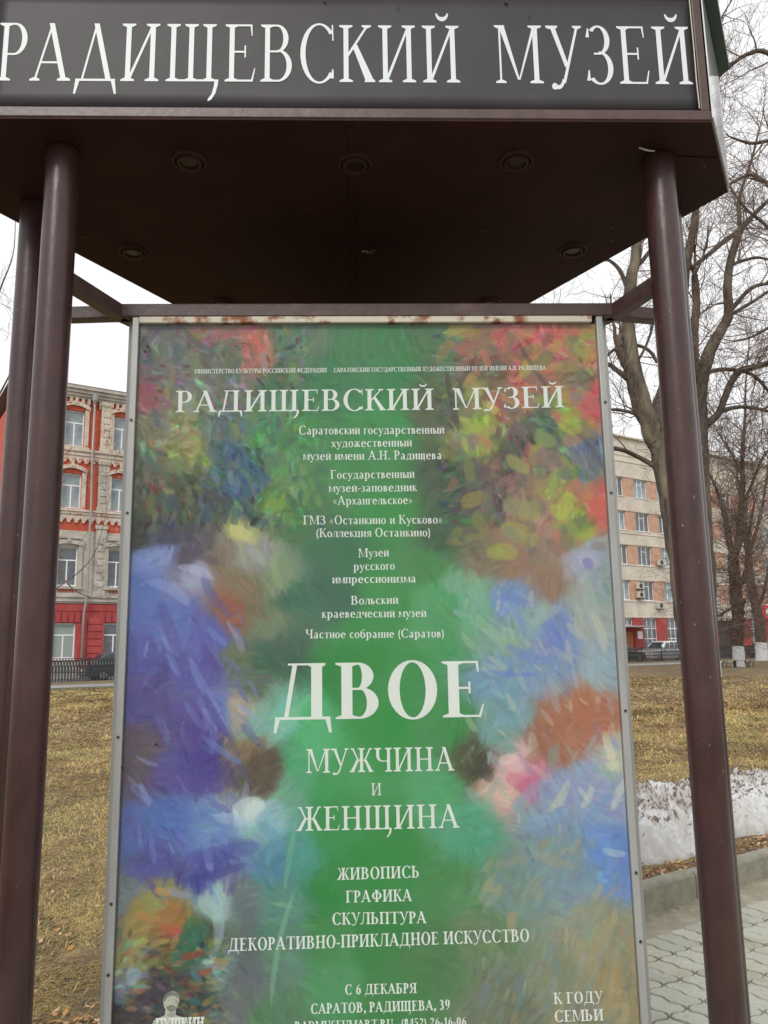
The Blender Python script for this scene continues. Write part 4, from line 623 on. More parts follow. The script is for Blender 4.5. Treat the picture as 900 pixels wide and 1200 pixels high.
# dark debris on the snow
ND = 9000
td = rng.uniform(3.0, 15, ND); qd = rng.beta(2.2, 1.6, ND); zd = sz_(td, qd)+.004; xd, yd = sxy(td, qd)
s_ = rng.uniform(.003, .013, ND)*(1+rng.uniform(size=ND)**6*2.5); a = rng.uniform(0, 6.28, ND); asp = rng.uniform(.15, .8, ND)
e1 = np.stack([np.cos(a), np.sin(a), rng.uniform(-.5, .5, ND)], 1)*s_[:, None]; e2 = np.stack([-np.sin(a), np.cos(a), rng.uniform(.2, .8, ND)], 1)*(s_*asp)[:, None]
c0 = np.stack([xd, yd, zd], 1); vd = np.stack([c0-e1, c0-e2, c0+e1, c0+e2], 1).reshape(-1, 3)
dp = np.array([rgb(92, 72, 56), rgb(60, 48, 40), rgb(134, 106, 78), rgb(80, 76, 72)], np.float32)
tag(np_mesh('debris', vd, np.arange(ND*4).reshape(-1, 4), M['leaf'], np.repeat(dp[rng.integers(0, 4, ND)], 4, 0)), 'dark twigs and leaf crumbs scattered over the snow bank', 'debris', kind='stuff')

# ================================================================ trees
def rdir(d, spread):
    v = Vector((random.gauss(0, 1), random.gauss(0, 1), random.gauss(0, 1))); v = (v-d*v.dot(d)).normalized()
    return (d*math.cos(spread)+v*math.sin(spread)).normalized()
def grow(mb, p, d, r, L_, lvl, maxl, minr=.003, droop=0., nch=None, count=[0]):
    seg = 5 if lvl < maxl else 3; pts = [p]; rad = [r]; q = Vector(p); dd = Vector(d)
    for k in range(seg):
        dd = (dd+Vector((random.gauss(0, .16), random.gauss(0, .16), random.gauss(0, .13)+.06-droop))).normalized()
        q = q+dd*(L_/seg); pts.append(tuple(q)); rad.append(max(minr, r*(1-.72*(k+1)/seg)))
    mb.tube(pts, rad, 6 if lvl == 0 else (4 if lvl == 1 else 3), cap=False)
    if lvl >= maxl: return
    n = nch[lvl] if nch else 4
    for c in range(n):
        f = random.uniform(.25, 1.0); i = min(int(f*seg), seg-1); g = f*seg-i
        b = Vector(pts[i]).lerp(Vector(pts[i+1]), g); rr = (rad[i]*(1-g)+rad[i+1]*g)*random.uniform(.5, .75)
        t = (Vector(pts[i+1])-Vector(pts[i])).normalized()
        grow(mb, tuple(b), rdir(t, random.uniform(.5, 1.15)), max(rr, minr), L_*random.uniform(.45, .75), lvl+1, maxl, minr, droop, nch)
def tree(name, label, limbs, wash, twig_n, twig_L, minr, group, bark, maxl=2, nch=(4, 4, 3), trunk_from=None, knots=0, trunktwigs=0, group_=None):
    base = limbs[0][0]
    t = thing(name, label, 'tree', (base[0], base[1], 0), 0, group)
    off = Vector((base[0], base[1], 0))
    def finer(l):
        P = [Vector(q[:3])-off for q in l]; r_ = [q[3] for q in l]; op = []; orr = []
        for i in range(len(P)-1):
            a, b, c, d = P[max(i-1, 0)], P[i], P[i+1], P[min(i+2, len(P)-1)]
            for k in range(4):
                f = k/4; f2 = f*f; f3 = f2*f
                p = ((b*2)+(c-a)*f+(a*2-b*5+c*4-d)*f2+(b*3-a-c*3+d)*f3)*.5
                j = .05*r_[i]; op.append(p+Vector((random.gauss(0, j), random.gauss(0, j), 0))); orr.append((r_[i]*(1-f)+r_[i+1]*f)*random.uniform(.975, 1.03))
        op.append(P[-1]); orr.append(r_[-1]); return op, orr
    # trunk: noisy round surface
    op, orr = finer(limbs[0]); mb = MB()
    op = [Vector((op[0].x, op[0].y, -.1))]+op[0:]; orr = [orr[0]*1.05]+orr
    mb.tube(op, orr, 20, cap=True)
    vs = []
    for v in mb.v:
        vs.append(v)
    mb.v = vs
    tr = mb.build('trunk', bark, t, sm=True)
    if knots:
        kb_ = MB()
        for k in range(knots):
            i = random.randrange(len(op)//3, len(op)); c = op[i]; r_ = orr[i]
            a = random.uniform(0, 6.28); ctr = c+Vector((math.cos(a), math.sin(a), 0))*r_*.75
            bm = bmesh.new(); bmesh.ops.create_icosphere(bm, subdivisions=2, radius=r_*random.uniform(.35, .6))
            for v in bm.verts: v.co = v.co*(1+random.gauss(0, .12))+ctr
            kb_.add([tuple(v.co) for v in bm.verts], [tuple(x.index for x in f.verts) for f in bm.faces]); bm.free()
        kb_.build('knots', bark, tr, kind='stuff')
    if wash:
        i = 0
        pts = []; rr = []
        for p, r_ in zip(op, orr):
            if p.z <= wash: pts.append(p); rr.append(r_*1.03+.004)
        # end exactly at the wash height
        nx = next(k for k, p in enumerate(op) if p.z > wash); f = (wash-op[nx-1].z)/(op[nx].z-op[nx-1].z); pts.append(op[nx-1].lerp(op[nx], f)); rr.append((orr[nx-1]*(1-f)+orr[nx]*f)*1.03+.004)
        MB().tube(pts, rr, 20, cap=False).build('whitewash', M['whitewash'], tr, sm=True)
    tw = MB()
    for li, l in enumerate(limbs[1:]):
        p, r_ = finer(l); m2 = MB(); m2.tube(p, r_, 10, cap=True); m2.build('limb', bark, t, sm=True)
        Ls = sum((p[k+1]-p[k]).length for k in range(len(p)-1)); n = max(2, int(twig_n*Ls))
        for k in range(n):
            i = random.randrange(1, len(p)-1) if len(p) > 3 else 1
            if r_[i] > .2 and random.random() < .5: continue
            tdir = (p[i+1]-p[i]).normalized(); d = rdir(tdir, random.uniform(.5, 1.3))
            grow(tw, tuple(p[i]), d, max(min(r_[i]*.4, .03), minr), twig_L*random.uniform(.5, 1.3), 0, maxl, minr, .0, nch)
        e = (p[-1]-p[-2]).normalized()
        for k in range(3): grow(tw, tuple(p[-1]), rdir(e, .4), max(r_[-1]*.6, minr), twig_L*1.2, 0, maxl, minr, 0, nch)
    for k in range(trunktwigs):
        i = random.randrange(len(op)//4, len(op)); a = random.uniform(0, 6.28); d = Vector((math.cos(a), math.sin(a), random.uniform(-.3, .5))).normalized()
        grow(tw, tuple(op[i]+d*orr[i]*.8), d, minr*1.5, twig_L*random.uniform(.35, .9), 1, maxl, minr, .04, nch)
    tw.build('twigs', M['twig'], t, kind='stuff')
    print(name, label[:30], len(tw.f))
    return t
TG = 'bare trees standing in the lawn'
tree('bare_tree', 'bare forked tree with whitewashed foot and a broken stub, left edge of the right posts', TREE_A, .84, 1.6, 1.9, .006, TG, M['bark'], 2, (4, 4, 3), trunktwigs=40)
tree('bare_tree', 'bare tree rising behind the right posts with a leaning crooked upper trunk', TREE_B, .84, 1.9, 2.0, .0065, TG, M['bark'], 2, (5, 4, 3), trunktwigs=50)
tree('bare_tree', 'knotty bare tree with whitewashed foot directly behind the bench', TREE_C, 1.25, 5.0, 2.2, .0078, TG, M['barkrough'], 2, (5, 4, 3), knots=26, trunktwigs=230)
tree('bare_tree', 'left-leaning bare tree with whitewashed foot, farther off right of the bench', TREE_D, 1.45, 3.2, 3.0, .0105, TG, M['barkrough'], 2, (4, 4, 3), knots=6, trunktwigs=90)
tree('bare_tree', 'bare tree at the right edge whose thin boughs reach over the sign corner', TREE_E, .95, 2.4, 1.7, .0050, TG, M['bark'], 2, (5, 5, 3))
tree('bare_tree', 'bare tree at the left edge with thin boughs crossing the red house', TREE_F, .95, .6, 1.5, .005, TG, M['bark'], 2, (4, 4, 3))

# ================================================================ buildings (local x along the street, y away from the viewer)
def wall_with_openings(mb, x0, x1, z0, z1, holes, th=.5, y=0):
    xs = sorted({x0, x1, *[h[0] for h in holes if x0 < h[0] < x1], *[h[1] for h in holes if x0 < h[1] < x1]})
    zs = sorted({z0, z1, *[h[2] for h in holes if z0 < h[2] < z1], *[h[3] for h in holes if z0 < h[3] < z1]})
    for a, b in zip(xs, xs[1:]):
        run = None
        for c, d in zip(zs, zs[1:]):
            mx_, mz = (a+b)/2, (c+d)/2
            if any(h[0] < mx_ < h[1] and h[2] < mz < h[3] for h in holes):
                if run: mb.box(a, b, y, y+th, *run); run = None
            else: run = (run[0], d) if run else (c, d)
        if run: mb.box(a, b, y, y+th, *run)
_wc = {}
def window(parent, x, z, w_, h_, glass, style='T', y=.16, fw=.075):
    """frame mesh + panes, shared between alike windows; origin at the sill centre"""
    k = (round(w_, 3), round(h_, 3), glass, style)
    if k not in _wc:
        f = MB(); a = w_/2
        f.box(-a, -a+fw, 0, .06, 0, h_); f.box(a-fw, a, 0, .06, 0, h_); f.box(-a+fw, a-fw, 0, .06, 0, fw); f.box(-a+fw, a-fw, 0, .06, h_-fw, h_)
        if style == 'T':
            zt = h_*.64; f.box(-a+fw, a-fw, .002, .058, zt, zt+fw); f.box(-fw/2, fw/2, .004, .056, fw, zt)
            panes = [(-a+fw, -fw/2, fw, zt), (fw/2, a-fw, fw, zt), (-a+fw, a-fw, zt+fw, h_-fw)]
        elif style == '3':
            b = a/3; f.box(-b-fw/2, -b+fw/2, .004, .056, fw, h_-fw); f.box(b-fw/2, b+fw/2, .004, .056, fw, h_-fw)
            zt = h_*.7; f.box(-b+fw/2, b-fw/2, .002, .054, zt, zt+fw*.7)
            panes = [(-a+fw, -b-fw/2, fw, h_-fw), (-b+fw/2, b-fw/2, fw, zt), (-b+fw/2, b-fw/2, zt+fw*.7, h_-fw), (b+fw/2, a-fw, fw, h_-fw)]
        else:
            panes = []; nx, nz = style
            for i in range(1, nx): q = -a+w_*i/nx; f.box(q-fw/2, q+fw/2, .004, .056, fw, h_-fw)
            for j in range(1, nz): q = h_*j/nz; f.box(-a+fw, a-fw, .002, .054, q-fw/2, q+fw/2)
            for i in range(nx):
                for j in range(nz): panes.append((-a+w_*i/nx+fw/2, -a+w_*(i+1)/nx-fw/2, h_*j/nz+fw/2, h_*(j+1)/nz-fw/2))
        _wc[k] = (f.mesh('window', M['pvc']), [MB().box(p[0]-.01, p[1]+.01, .025, .035, p[2]-.01, p[3]+.01).mesh('pane', M[glass]) for p in panes])
    fm, pm_ = _wc[k]
    o = bpy.data.objects.new('window', fm); link(o, parent); o.location = (x, y, z)
    for m in pm_: link(bpy.data.objects.new('pane', m), o)
    return o

# ---- red and cream town house on the left
B = thing('town_house', 'old three-storey red and cream town house with ornate window hoods, left beyond the fence', 'house', tn(0, 48, 0), RZ)
X0, X1 = 6.9, 34.0
cols_ = [10.12, 12.95, 15.6, 18.25, 20.9, 23.9, 26.55, 29.2]
rows = [(1.15, 2.02, 'g', 1.30), (5.3, 2.3, 'a', 1.12), (9.88, 2.1, 'b', 1.12), (13.65, 2.2, 'c', 1.12)]
holes = [[(c-w_/2, c+w_/2, z, z+h_) for c in cols_] for z, h_, _, w_ in rows]
mb = MB(); wall_with_openings(mb, X0, X1, -.05, 4.3, holes[0]); mb.build('wall', M['red'], B)
mb = MB(); wall_with_openings(mb, X0, X1, 4.3, 8.55, holes[1]); mb.build('wall', M['stuccogrey'], B)
mb = MB(); wall_with_openings(mb, X0, X1, 8.55, 16.6, holes[2]+holes[3]); mb.build('wall', M['brick'], B)
MB().box(X0, X1, .7, 14, -.05, 16.5).build('building_core', M['brick'], B)
MB().box(X0-.02, X1+.02, -.10, -.002, -.05, .98).build('plinth', mat('plinth_stone', rgb(168, 166, 156), .9, col2=rgb(136, 134, 126), scale=2), B)
MB().add([(X0-.4, -.5, 17.32), (X1+.4, -.5, 17.32), (X1+.4, 14.5, 17.32), (X0-.4, 14.5, 17.32), (X0+3, 6.5, 19.3), (X1-3, 6.5, 19.3)], [(0, 1, 5, 4), (1, 2, 5), (2, 3, 4, 5), (3, 0, 4), (3, 2, 1, 0)]).build('roof', mat('sheet_roof', rgb(120, 112, 106), .6, col2=rgb(100, 92, 86)), B)
# cornice and string courses: stepped mouldings
def course(z, steps, m, nm='string_course', x0=X0, x1=X1):
    mb = MB()
    for dz0, dz1, pr_ in steps: mb.box(x0-pr_*.3, x1+pr_*.3, -pr_, .02, z+dz0, z+dz1)
    return mb.build(nm, m, B)
course(16.6, [(0, .12, .12), (.122, .30, .22), (.302, .5, .34), (.502, .72, .46)], M['stuccogrey'], 'cornice')
course(12.9, [(0, .18, .07), (.182, .42, .13), (.422, .56, .22)], M['stucco'])
course(9.02, [(.30, .50, .08), (.502, .66, .15), (.662, .78, .22)], M['stucco'])
course(4.3, [(.0, .10, .06), (.102, .34, .14), (.342, .48, .22)], M['stuccogrey'])
course(3.86, [(0, .38, .05)], M['red'])
# dentils under the cornice and the scalloped pendants under the courses
def repeat(nm, m, x0, x1, step, f, cap_=300):
    me = f.mesh(nm, m); k = 0; x = x0
    while x < x1 and k < cap_:
        o = bpy.data.objects.new(nm, me); link(o, B); o.location = (x, 0, 0); x += step; k += 1
near = (7.1, 17)
repeat('dentil', M['stucco'], near[0], near[1], .34, MB().box(-.08, .08, -.16, .01, 16.28, 16.598).box(-.05, .05, -.11, .01, 16.10, 16.278))
scal = MB().prism([(-.20, 0), (.20, 0), (.19, -.10), (.10, -.17), (.07, -.30), (-.07, -.30), (-.10, -.17), (-.19, -.10)], -.09, .01, 'y')
for z in (9.32, 12.90):
    me = MB(); me.add([(x, y, q+z-.001) for x, y, q in scal.v], scal.f); repeat('pendant', M['stucco'], near[0], near[1], .42, me)
far_ = MB()
for z in (9.3, 12.88):
    for x in np.arange(17.2, X1, .42): far_.add([(a+x, b, c+z) for a, b, c in scal.v], scal.f)
far_.build('pendant', M['stucco'], B, kind='stuff')
# window surrounds
def surround(kind, w_, h_):
    m = MB(); a = w_/2
    if kind == 'g': return m.box(-a-.06, a+.06, -.05, .02, -.10, -.002)
    m.box(-a-.24, -a-.002, -.09, .02, -.05, h_+.06); m.box(a+.002, a+.24, -.09, .02, -.05, h_+.06)
    m.box(-a-.30, a+.30, -.16, .02, -.18, -.055)
    # segmental hood
    n = 10; up = .30 if kind != 'a' else .16
    for i in range(n):
        f0, f1 = -1+2*i/n, -1+2*(i+1)/n
        z0 = h_+up*(1-f0*f0)-.02; z1 = h_+up*(1-f1*f1)-.02
        m.add([(f0*(a+.28), y, zz) for y in (-.15, .02) for zz in (z0+.02, z0+.26)]+[(f1*(a+.28), y, zz) for y in (-.15, .02) for zz in (z1+.02, z1+.26)],
              [(0, 1, 5, 4), (2, 6, 7, 3), (1, 3, 7, 5), (0, 4, 6, 2), (0, 2, 3, 1), (4, 5, 7, 6)])
    m.prism([(-.10, h_+up+.1), (.10, h_+up+.1), (.07, h_+up+.42), (0, h_+up+.52), (-.07, h_+up+.42)], -.19, .0, 'y')
    if kind == 'a':
        m.box(-a-.10, a+.10, -.17, .02, h_+.46, h_+.60); m.box(-a-.04, a+.04, -.13, .02, -.72, -.62); 
    return m
SM = {k: surround(k, w_, h_).mesh('window_surround', M['stucco'] if k in 'bc' else M['stuccogrey'] if k == 'a' else M['pvc']) for z, h_, k, w_ in rows}
for ci_, c in enumerate(cols_):
    for (z, h_, k, w_) in rows:
        g = {'g': 'glassgreen', 'a': 'glassdark', 'b': 'glasslight', 'c': 'glasslight'}[k] if c != 12.95 or k != 'g' else 'glassdark'
        wo_ = window(B, c, z, w_-.004, h_-.004, g, 'T')
        o = bpy.data.objects.new('window_surround', SM[k]); link(o, B); o.location = (c, 0, z)
# spandrel relief panels (red figures under the second floor windows)
rel = MB()
for i in range(5):
    q = -.36+.18*i; rel.prism([(q-.07, 4.98), (q, 4.90), (q+.07, 4.98), (q+.07, 5.06), (q, 5.12), (q-.07, 5.06)], -.03, .01, 'y')
rm = rel.mesh('relief', M['brick'])
for c in cols_: o = bpy.data.objects.new('relief', rm); link(o, B); o.location = (c, 0, 0)
# pilasters between the window groups, stacked per storey with bands
def pilaster(x0, x1, z0, z1, m):
    mb = MB(); mb.box(x0, x1, -.12, .01, z0, z1)
    mb.box(x0-.06, x1+.06, -.18, .01, z1-.22, z1-.002); mb.box(x0-.05, x1+.05, -.17, .01, z0+.002, z0+.24)
    k = int((z1-z0-.8)/.42)
    for i in range(k): z = z0+.5+i*.42; mb.box(x0+.12, x1-.12, -.16, -.121, z, z+.26)
    return mb.build('pilaster', m, B)
for px_ in (11.62, 19.55, 25.2):
    pilaster(px_, px_+.62, 4.79, 8.95, M['stuccogrey']); pilaster(px_, px_+.62, 9.81, 12.88, M['stuccogrey']); pilaster(px_, px_+.62, 13.47, 16.58, M['stucco'])
# rusticated ground floor: raised courses beside the windows and voussoirs over them
rz_ = []
for px_ in (11.45, 14.27, 16.92, 8.78):
    for i in range(8):
        z = 1.02+i*.42
        w0 = 1.0 if px_ == 11.45 else .62
        if z > 3.4: continue
        o = MB().box(px_-.02+.0, px_+w0-.1 if px_ == 11.45 else px_+.66, -.045, .01, z, z+.36).build('rusticated_block', M['red'], B)
vs_ = MB().prism([(-.13, 3.22), (.13, 3.22), (.17, 3.82), (-.17, 3.82)], -.06, .01, 'y').mesh('voussoir', M['red'])
for c in cols_:
    for i in range(5): o = bpy.data.objects.new('voussoir', vs_); link(o, B); o.location = (c-.72+.36*i, 0, 0); o.rotation_euler = (0, 0, 0)
# rain pipe
pp = MB().tube([(11.12, -.22, .1), (11.12, -.22, 3.7), (11.18, -.30, 4.3), (11.22, -.34, 4.9), (11.2, -.30, 9.0), (11.2, -.34, 9.9), (11.14, -.28, 13.0), (11.14, -.30, 16.4)], .065, 10).build('rain_pipe', M['zinc'], B, sm=True)
MB().tube([(11.14, -.30, 16.3), (11.14, -.32, 16.55), (11.14, -.34, 16.9)], [.07, .17, .19], 12).build('pipe_hopper', M['zinc'], pp)

# ---- five-storey block on the right
G_ = thing('office_block', 'long cream and orange five-storey block with a red ground floor, right beyond the fence', 'building', tn(0, 48, 0), RZ)
X0, X1 = 46.0, 118.0
cs = [62.45+3.5*k for k in range(-3, 13)]
RW = [(5.5, 1.87), (8.83, 1.87), (12.1, 1.85), (15.35, 1.87)]
hl = [(c-1, c+1, z, z+h_) for c in cs for z, h_ in RW]
gh = [(c-1, c+1, 1.0, 3.86) for c in cs if not (57 < c < 60) and not (72.5 < c < 77) and not (c < 58)]
DOOR = (58.9, 60.1, .1, 2.65); TOPW = (58.0, 60.0, 3.15, 3.85); GAR = (73.2, 75.9, 0, 3.72)
gh += [DOOR, TOPW, GAR]
mb = MB(); wall_with_openings(mb, X0, X1, -.05, 3.868, gh); mb.build('wall', M['red'], G_)
for z, h_ in RW:       # orange infill strips at window height, set back a little; cream spandrels between
    ed_ = [X0]+[v for c in cs for v in (c-1, c+1)]+[X1]
    for a_, b_ in zip(ed_[0::2], ed_[1::2]): MB().box(a_, b_, .06, .55, z, z+h_).build('infill_panel', M['orange'], G_)
zz = [3.87]+[v for z, h_ in RW for v in (z, z+h_)]+[21.1]
for a, b in zip(zz[0::2], zz[1::2]):
    MB().box(X0, X1, 0, .55, a, b).build('spandrel', M['cream'], G_)
for z, pr_, hh in ((21.1, .28, .14), (18.72, .06, .10), (19.32, .05, .07), (11.75, .05, .06), (5.35, .05, .07), (8.72, .04, .06), (3.90, .06, .09)):
    MB().box(X0-.1, X1+.1, -pr_, (.6 if z > 21 else .01), z, z+hh).build('string_course', M['cream'], G_)
MB().box(X0, X1, .75, 15, -.05, 21.0).build('building_core', M['cream'], G_)
MB().box(X0, X1, .56, 15, 21.01, 21.12).build('roof', M['asphalt'], G_)
for c in cs:
    for z, h_ in RW: 
        window(G_, c, z+.002, 1.99, h_-.004, 'glassdark' if random.random() < .55 else 'glasslight', '3', y=.20)
        MB().box(c-1.05, c+1.05, -.06, .05, z-.055, z-.004).build('sill', M['pvc'], G_)
for q in gh[:-3]: window(G_, (q[0]+q[1])/2, q[2]+.002, 1.99, q[3]-q[2]-.004, 'glassdark' if random.random() < .5 else 'glassgreen', (3, 3), y=.16)
window(G_, 59.0, 3.152, 1.99, .696, 'glassdark', (3, 1), y=.16)
dr = MB().box(58.92, 60.08, .12, .18, .1, 2.63).build('door', M['doorwood'], G_)
for z in (.4, 1.5): MB().box(59.05, 59.45, .10, .119, z, z+.85).box(59.55, 59.95, .10, .119, z, z+.85).build('door_panel', M['doorwood'], dr)
MB().tube([(59.92, .09, 1.1), (59.92, .06, 1.25), (59.92, .09, 1.4)], .015, 6).build('handle', M['rim'], dr)
MB().box(57.0, 61.2, -1.5, -.001, 2.98, 3.12).build('entrance_canopy', M['zinc'], G_)
MB().box(60.45, 61.15, -.05, -.003, 1.95, 2.65).build('plaque', M['print'], G_)
MB().box(73.25, 75.85, .35, .4, 0, 3.7).build('gate_door', M['iron'], G_)
MB().box(73.0, 76.1, -.03, .0-.003, 3.73, 3.85).build('lintel', M['cream'], G_)
sg = thing('shop_sign', 'red projecting fabric shop sign with white patches above the far ground floor', 'sign', tn(82.2, 47.7, 3.9), RZ)
MB().box(-1.3, 3.2, -.10, .05, 0, 1.5).build('board', M['redsign'], sg)
MB().prism([(-.9, .5), (-.2, .35), (.1, .9), (-.3, 1.2), (-.8, 1.1)], -.13, -.104, 'y').prism([(.5, .5), (1.3, .3), (1.6, 1.0), (1.0, 1.2)], -.13, -.104, 'y').build('emblem', M['print'], sg)
for lab, x, z in (('air conditioner unit hung between first-floor windows, upper of the stacked two', 61.02, 6.55), ('air conditioner unit hung between first-floor windows, lower of the stacked two', 61.02, 5.72), ('air conditioner unit on the cream band above the red ground floor', 63.8, 4.75), ('air conditioner unit beside a third-floor window next to the forked tree', 64.35, 8.9)):
    a = thing('air_conditioner', lab, 'air conditioner', tn(x, 48, z), RZ, 'air conditioners on the office block')
    MB().box(-.40, .40, -.42, -.10, 0, .58).build('casing', M['acwhite'], a, bevel=.02)
    MB().tube([(-.08, -.425, .29), (-.08, -.44, .29)], .22, 18).build('fan_grille', M['iron'], a)
    MB().box(-.33, -.29, -.44, .04, -.06, -.003).box(.29, .33, -.44, .04, -.06, -.003).build('bracket', M['iron'], a)

# ================================================================ fence along the street
F = thing('fence', 'low black ornamental iron fence along the street behind the lawn', 'fence', tn(0, 41.4, .02), RZ)
pan = {}
def fence_meshes():
    L_ = 2.42; r = MB().box(0, L_, -.02, .02, 1.16, 1.20).box(0, L_, -.015, .015, .83, .855).box(0, L_, -.02, .02, .49, .53).box(0, L_, -.02, .02, .16, .19)
    b = MB()
    n = 17
    for i in range(n):
        x = L_*(i+.5)/n; b.box(x-.034, x+.034, -.009, .009, .05, .50)
        b.box(x-.030, x+.030, -.006, .006, .525, .83)
        if i < n: 
            c = L_*(i+1)/n-.0
            w0 = L_/n/2
            pts = [(x-w0*.9*math.cos(a_), 0, .86+.28*math.sin(a_)) for a_ in np.linspace(0, math.pi, 7)]
            b.tube(pts, .024, 4)
            b.add([(x, -.008, .50), (x-.045, -.008, .40), (x, -.008, .30), (x+.045, -.008, .40), (x, .008, .50), (x-.045, .008, .40), (x, .008, .30), (x+.045, .008, .40)], [(0,1,2,3), (7,6,5,4), (0,4,5,1), (1,5,6,2), (2,6,7,3), (3,7,4,0)])
            b.tube([(x-w0, 0, .84), (x-w0*.3, 0, .68), (x-w0, 0, .54)], .020, 4)
    p = MB().box(-.035, .035, -.035, .035, -.05, 1.24).box(-.05, .05, -.05, .05, 1.20, 1.225)
    return r.mesh('rails', M['iron']), b.mesh('ironwork', M['iron']), p.mesh('fence_post', M['iron'])
fr_, fb_, fp_ = fence_meshes()
for k in range(-5, 46):
    x = k*2.5
    for me, dx_, kd in ((fr_, .04, None), (fb_, .04, 'stuff'), (fp_, 0, None)):
        o = bpy.data.objects.new(me.name, me); link(o, F); o.location = (x+dx_, 0, 0)
        if kd: o['kind'] = kd
MB().box(-13, 116, -.12, .12, -.1, .06).build('plinth', M['kerb'], F)

# ================================================================ cars
def paint(nm, c): return mat(nm, c, .28, metal=.25, coat=.8)
PAINT = {'black': paint('car_paint_black', rgb(40, 42, 46)), 'graphite': paint('car_paint_graphite', rgb(70, 76, 88)), 'white': paint('car_paint_white', rgb(226, 228, 230)), 'silver': paint('car_paint_silver', rgb(168, 172, 176))}
def make_car(L_=4.3, W_=1.75, H_=1.48, suv=0):
    """front at +x. returns meshes keyed by part"""
    c = {}
    prof = [(-.50, .32), (-.505, .62), (-.49, .86), (-.44, .93), (-.40, .945), (.17, .93), (.30, .90), (.44, .80), (.49, .66), (.505, .45), (.50, .28), (.44, .22), (-.45, .22)]
    zs = 1+.12*suv
    ny = [(-.5, .93), (-.46, .985), (-.36, 1), (.36, 1), (.46, .985), (.5, .93)]
    mb = MB(); n = len(prof)
    for yy_, s in ny:
        sx = 1 if abs(yy_) < .47 else .975
        for x, z in prof: mb.v.append((x*L_*sx, yy_*W_, (z if z < .9 else z*s)*zs))
    for j in range(len(ny)-1):
        for i in range(n): mb.f.append((j*n+i, j*n+(i+1) % n, (j+1)*n+(i+1) % n, (j+1)*n+i))
    mb.f.append(tuple(range(n))); mb.f.append(tuple(range((len(ny)-1)*n, len(ny)*n))[::-1])
    c['body'] = mb
    zt = H_*(1+.08*suv); zb = .93*zs; rb = -.47 if suv else -.40
    lo = [(rb*L_, zb), (.20*L_, zb)]; hi = [(-.36*L_ if suv else -.27*L_, zt), (.02*L_, zt)]
    yb, yt = .45*W_, .36*W_
    def P3(x, y, z): return (x, y, z)
    A = [P3(lo[0][0], -yb, zb-.03), P3(lo[1][0], -yb, zb-.03), P3(lo[1][0], yb, zb-.03), P3(lo[0][0], yb, zb-.03)]
    Bt = [P3(hi[0][0], -yt, zt), P3(hi[1][0], -yt, zt), P3(hi[1][0], yt, zt), P3(hi[0][0], yt, zt)]
    Cc = [P3(hi[0][0]+.25, -yt*.8, zt+.035), P3(hi[1][0]-.25, -yt*.8, zt+.035), P3(hi[1][0]-.25, yt*.8, zt+.035), P3(hi[0][0]+.25, yt*.8, zt+.035)]
    m = MB(); m.add(A+Bt+Cc, [(0,1,5,4),(1,2,6,5),(2,3,7,6),(3,0,4,7),(4,5,9,8),(5,6,10,9),(6,7,11,10),(7,4,8,11),(8,9,10,11)]); c['cabin'] = m
    def quad(i, j, f0, f1, g0, g1, nrm):
        a, b, d, e = Vector(A[i]), Vector(A[j]), Vector(Bt[j]), Vector(Bt[i])
        f = lambda u, v: (a.lerp(b, u)).lerp(e.lerp(d, u), v)+Vector(nrm)*.008
        q = [f(f0, g0), f(f1, g0), f(f1, g1), f(f0, g1)]; w = [p-Vector(nrm)*.02 for p in q]
        return MB().add([tuple(p) for p in q+w], [(0,1,2,3),(7,6,5,4),(0,4,5,1),(1,5,6,2),(2,6,7,3),(3,7,4,0)])
    c['windscreen'] = [quad(1, 2, .08, .92, .15, .9, (1, 0, .4)), quad(3, 0, .08, .92, .2, .88, (-1, 0, .3))]
    c['side_window'] = [quad(0, 1, .10, .34, .2, .88, (0, -1, .2)), quad(0, 1, .37, .62, .2, .88, (0, -1, .2)), quad(0, 1, .65, .88, .2, .80, (0, -1, .2)),
                        quad(2, 3, .12, .35, .2, .80, (0, 1, .2)), quad(2, 3, .38, .63, .2, .88, (0, 1, .2)), quad(2, 3, .66, .90, .2, .88, (0, 1, .2))]
    r = .31*(1+.12*suv)
    c['tyre'] = [(x*L_, y*W_, r) for x in (-.30, .31) for y in (-.45, .45)]; c['r'] = r
    c['tail'] = [MB().box(-.512*L_, -.47*L_, s*W_*.46-.10, s*W_*.46+.03, .70*zs, .86*zs) for s in (-1, 1)]
    c['head'] = [MB().box(.46*L_, .498*L_, s*W_*.40-.13, s*W_*.40+.13, .60*zs, .72*zs) for s in (-1, 1)]
    c['plate'] = MB().box(-.515*L_, -.5*L_, -.26, .26, .50*zs, .62*zs)
    c['bumper'] = MB().box(-.52*L_, -.46*L_, -.46*W_, .46*W_, .30*zs, .46*zs).box(.46*L_, .518*L_, -.46*W_, .46*W_, .26*zs, .42*zs)
    return c
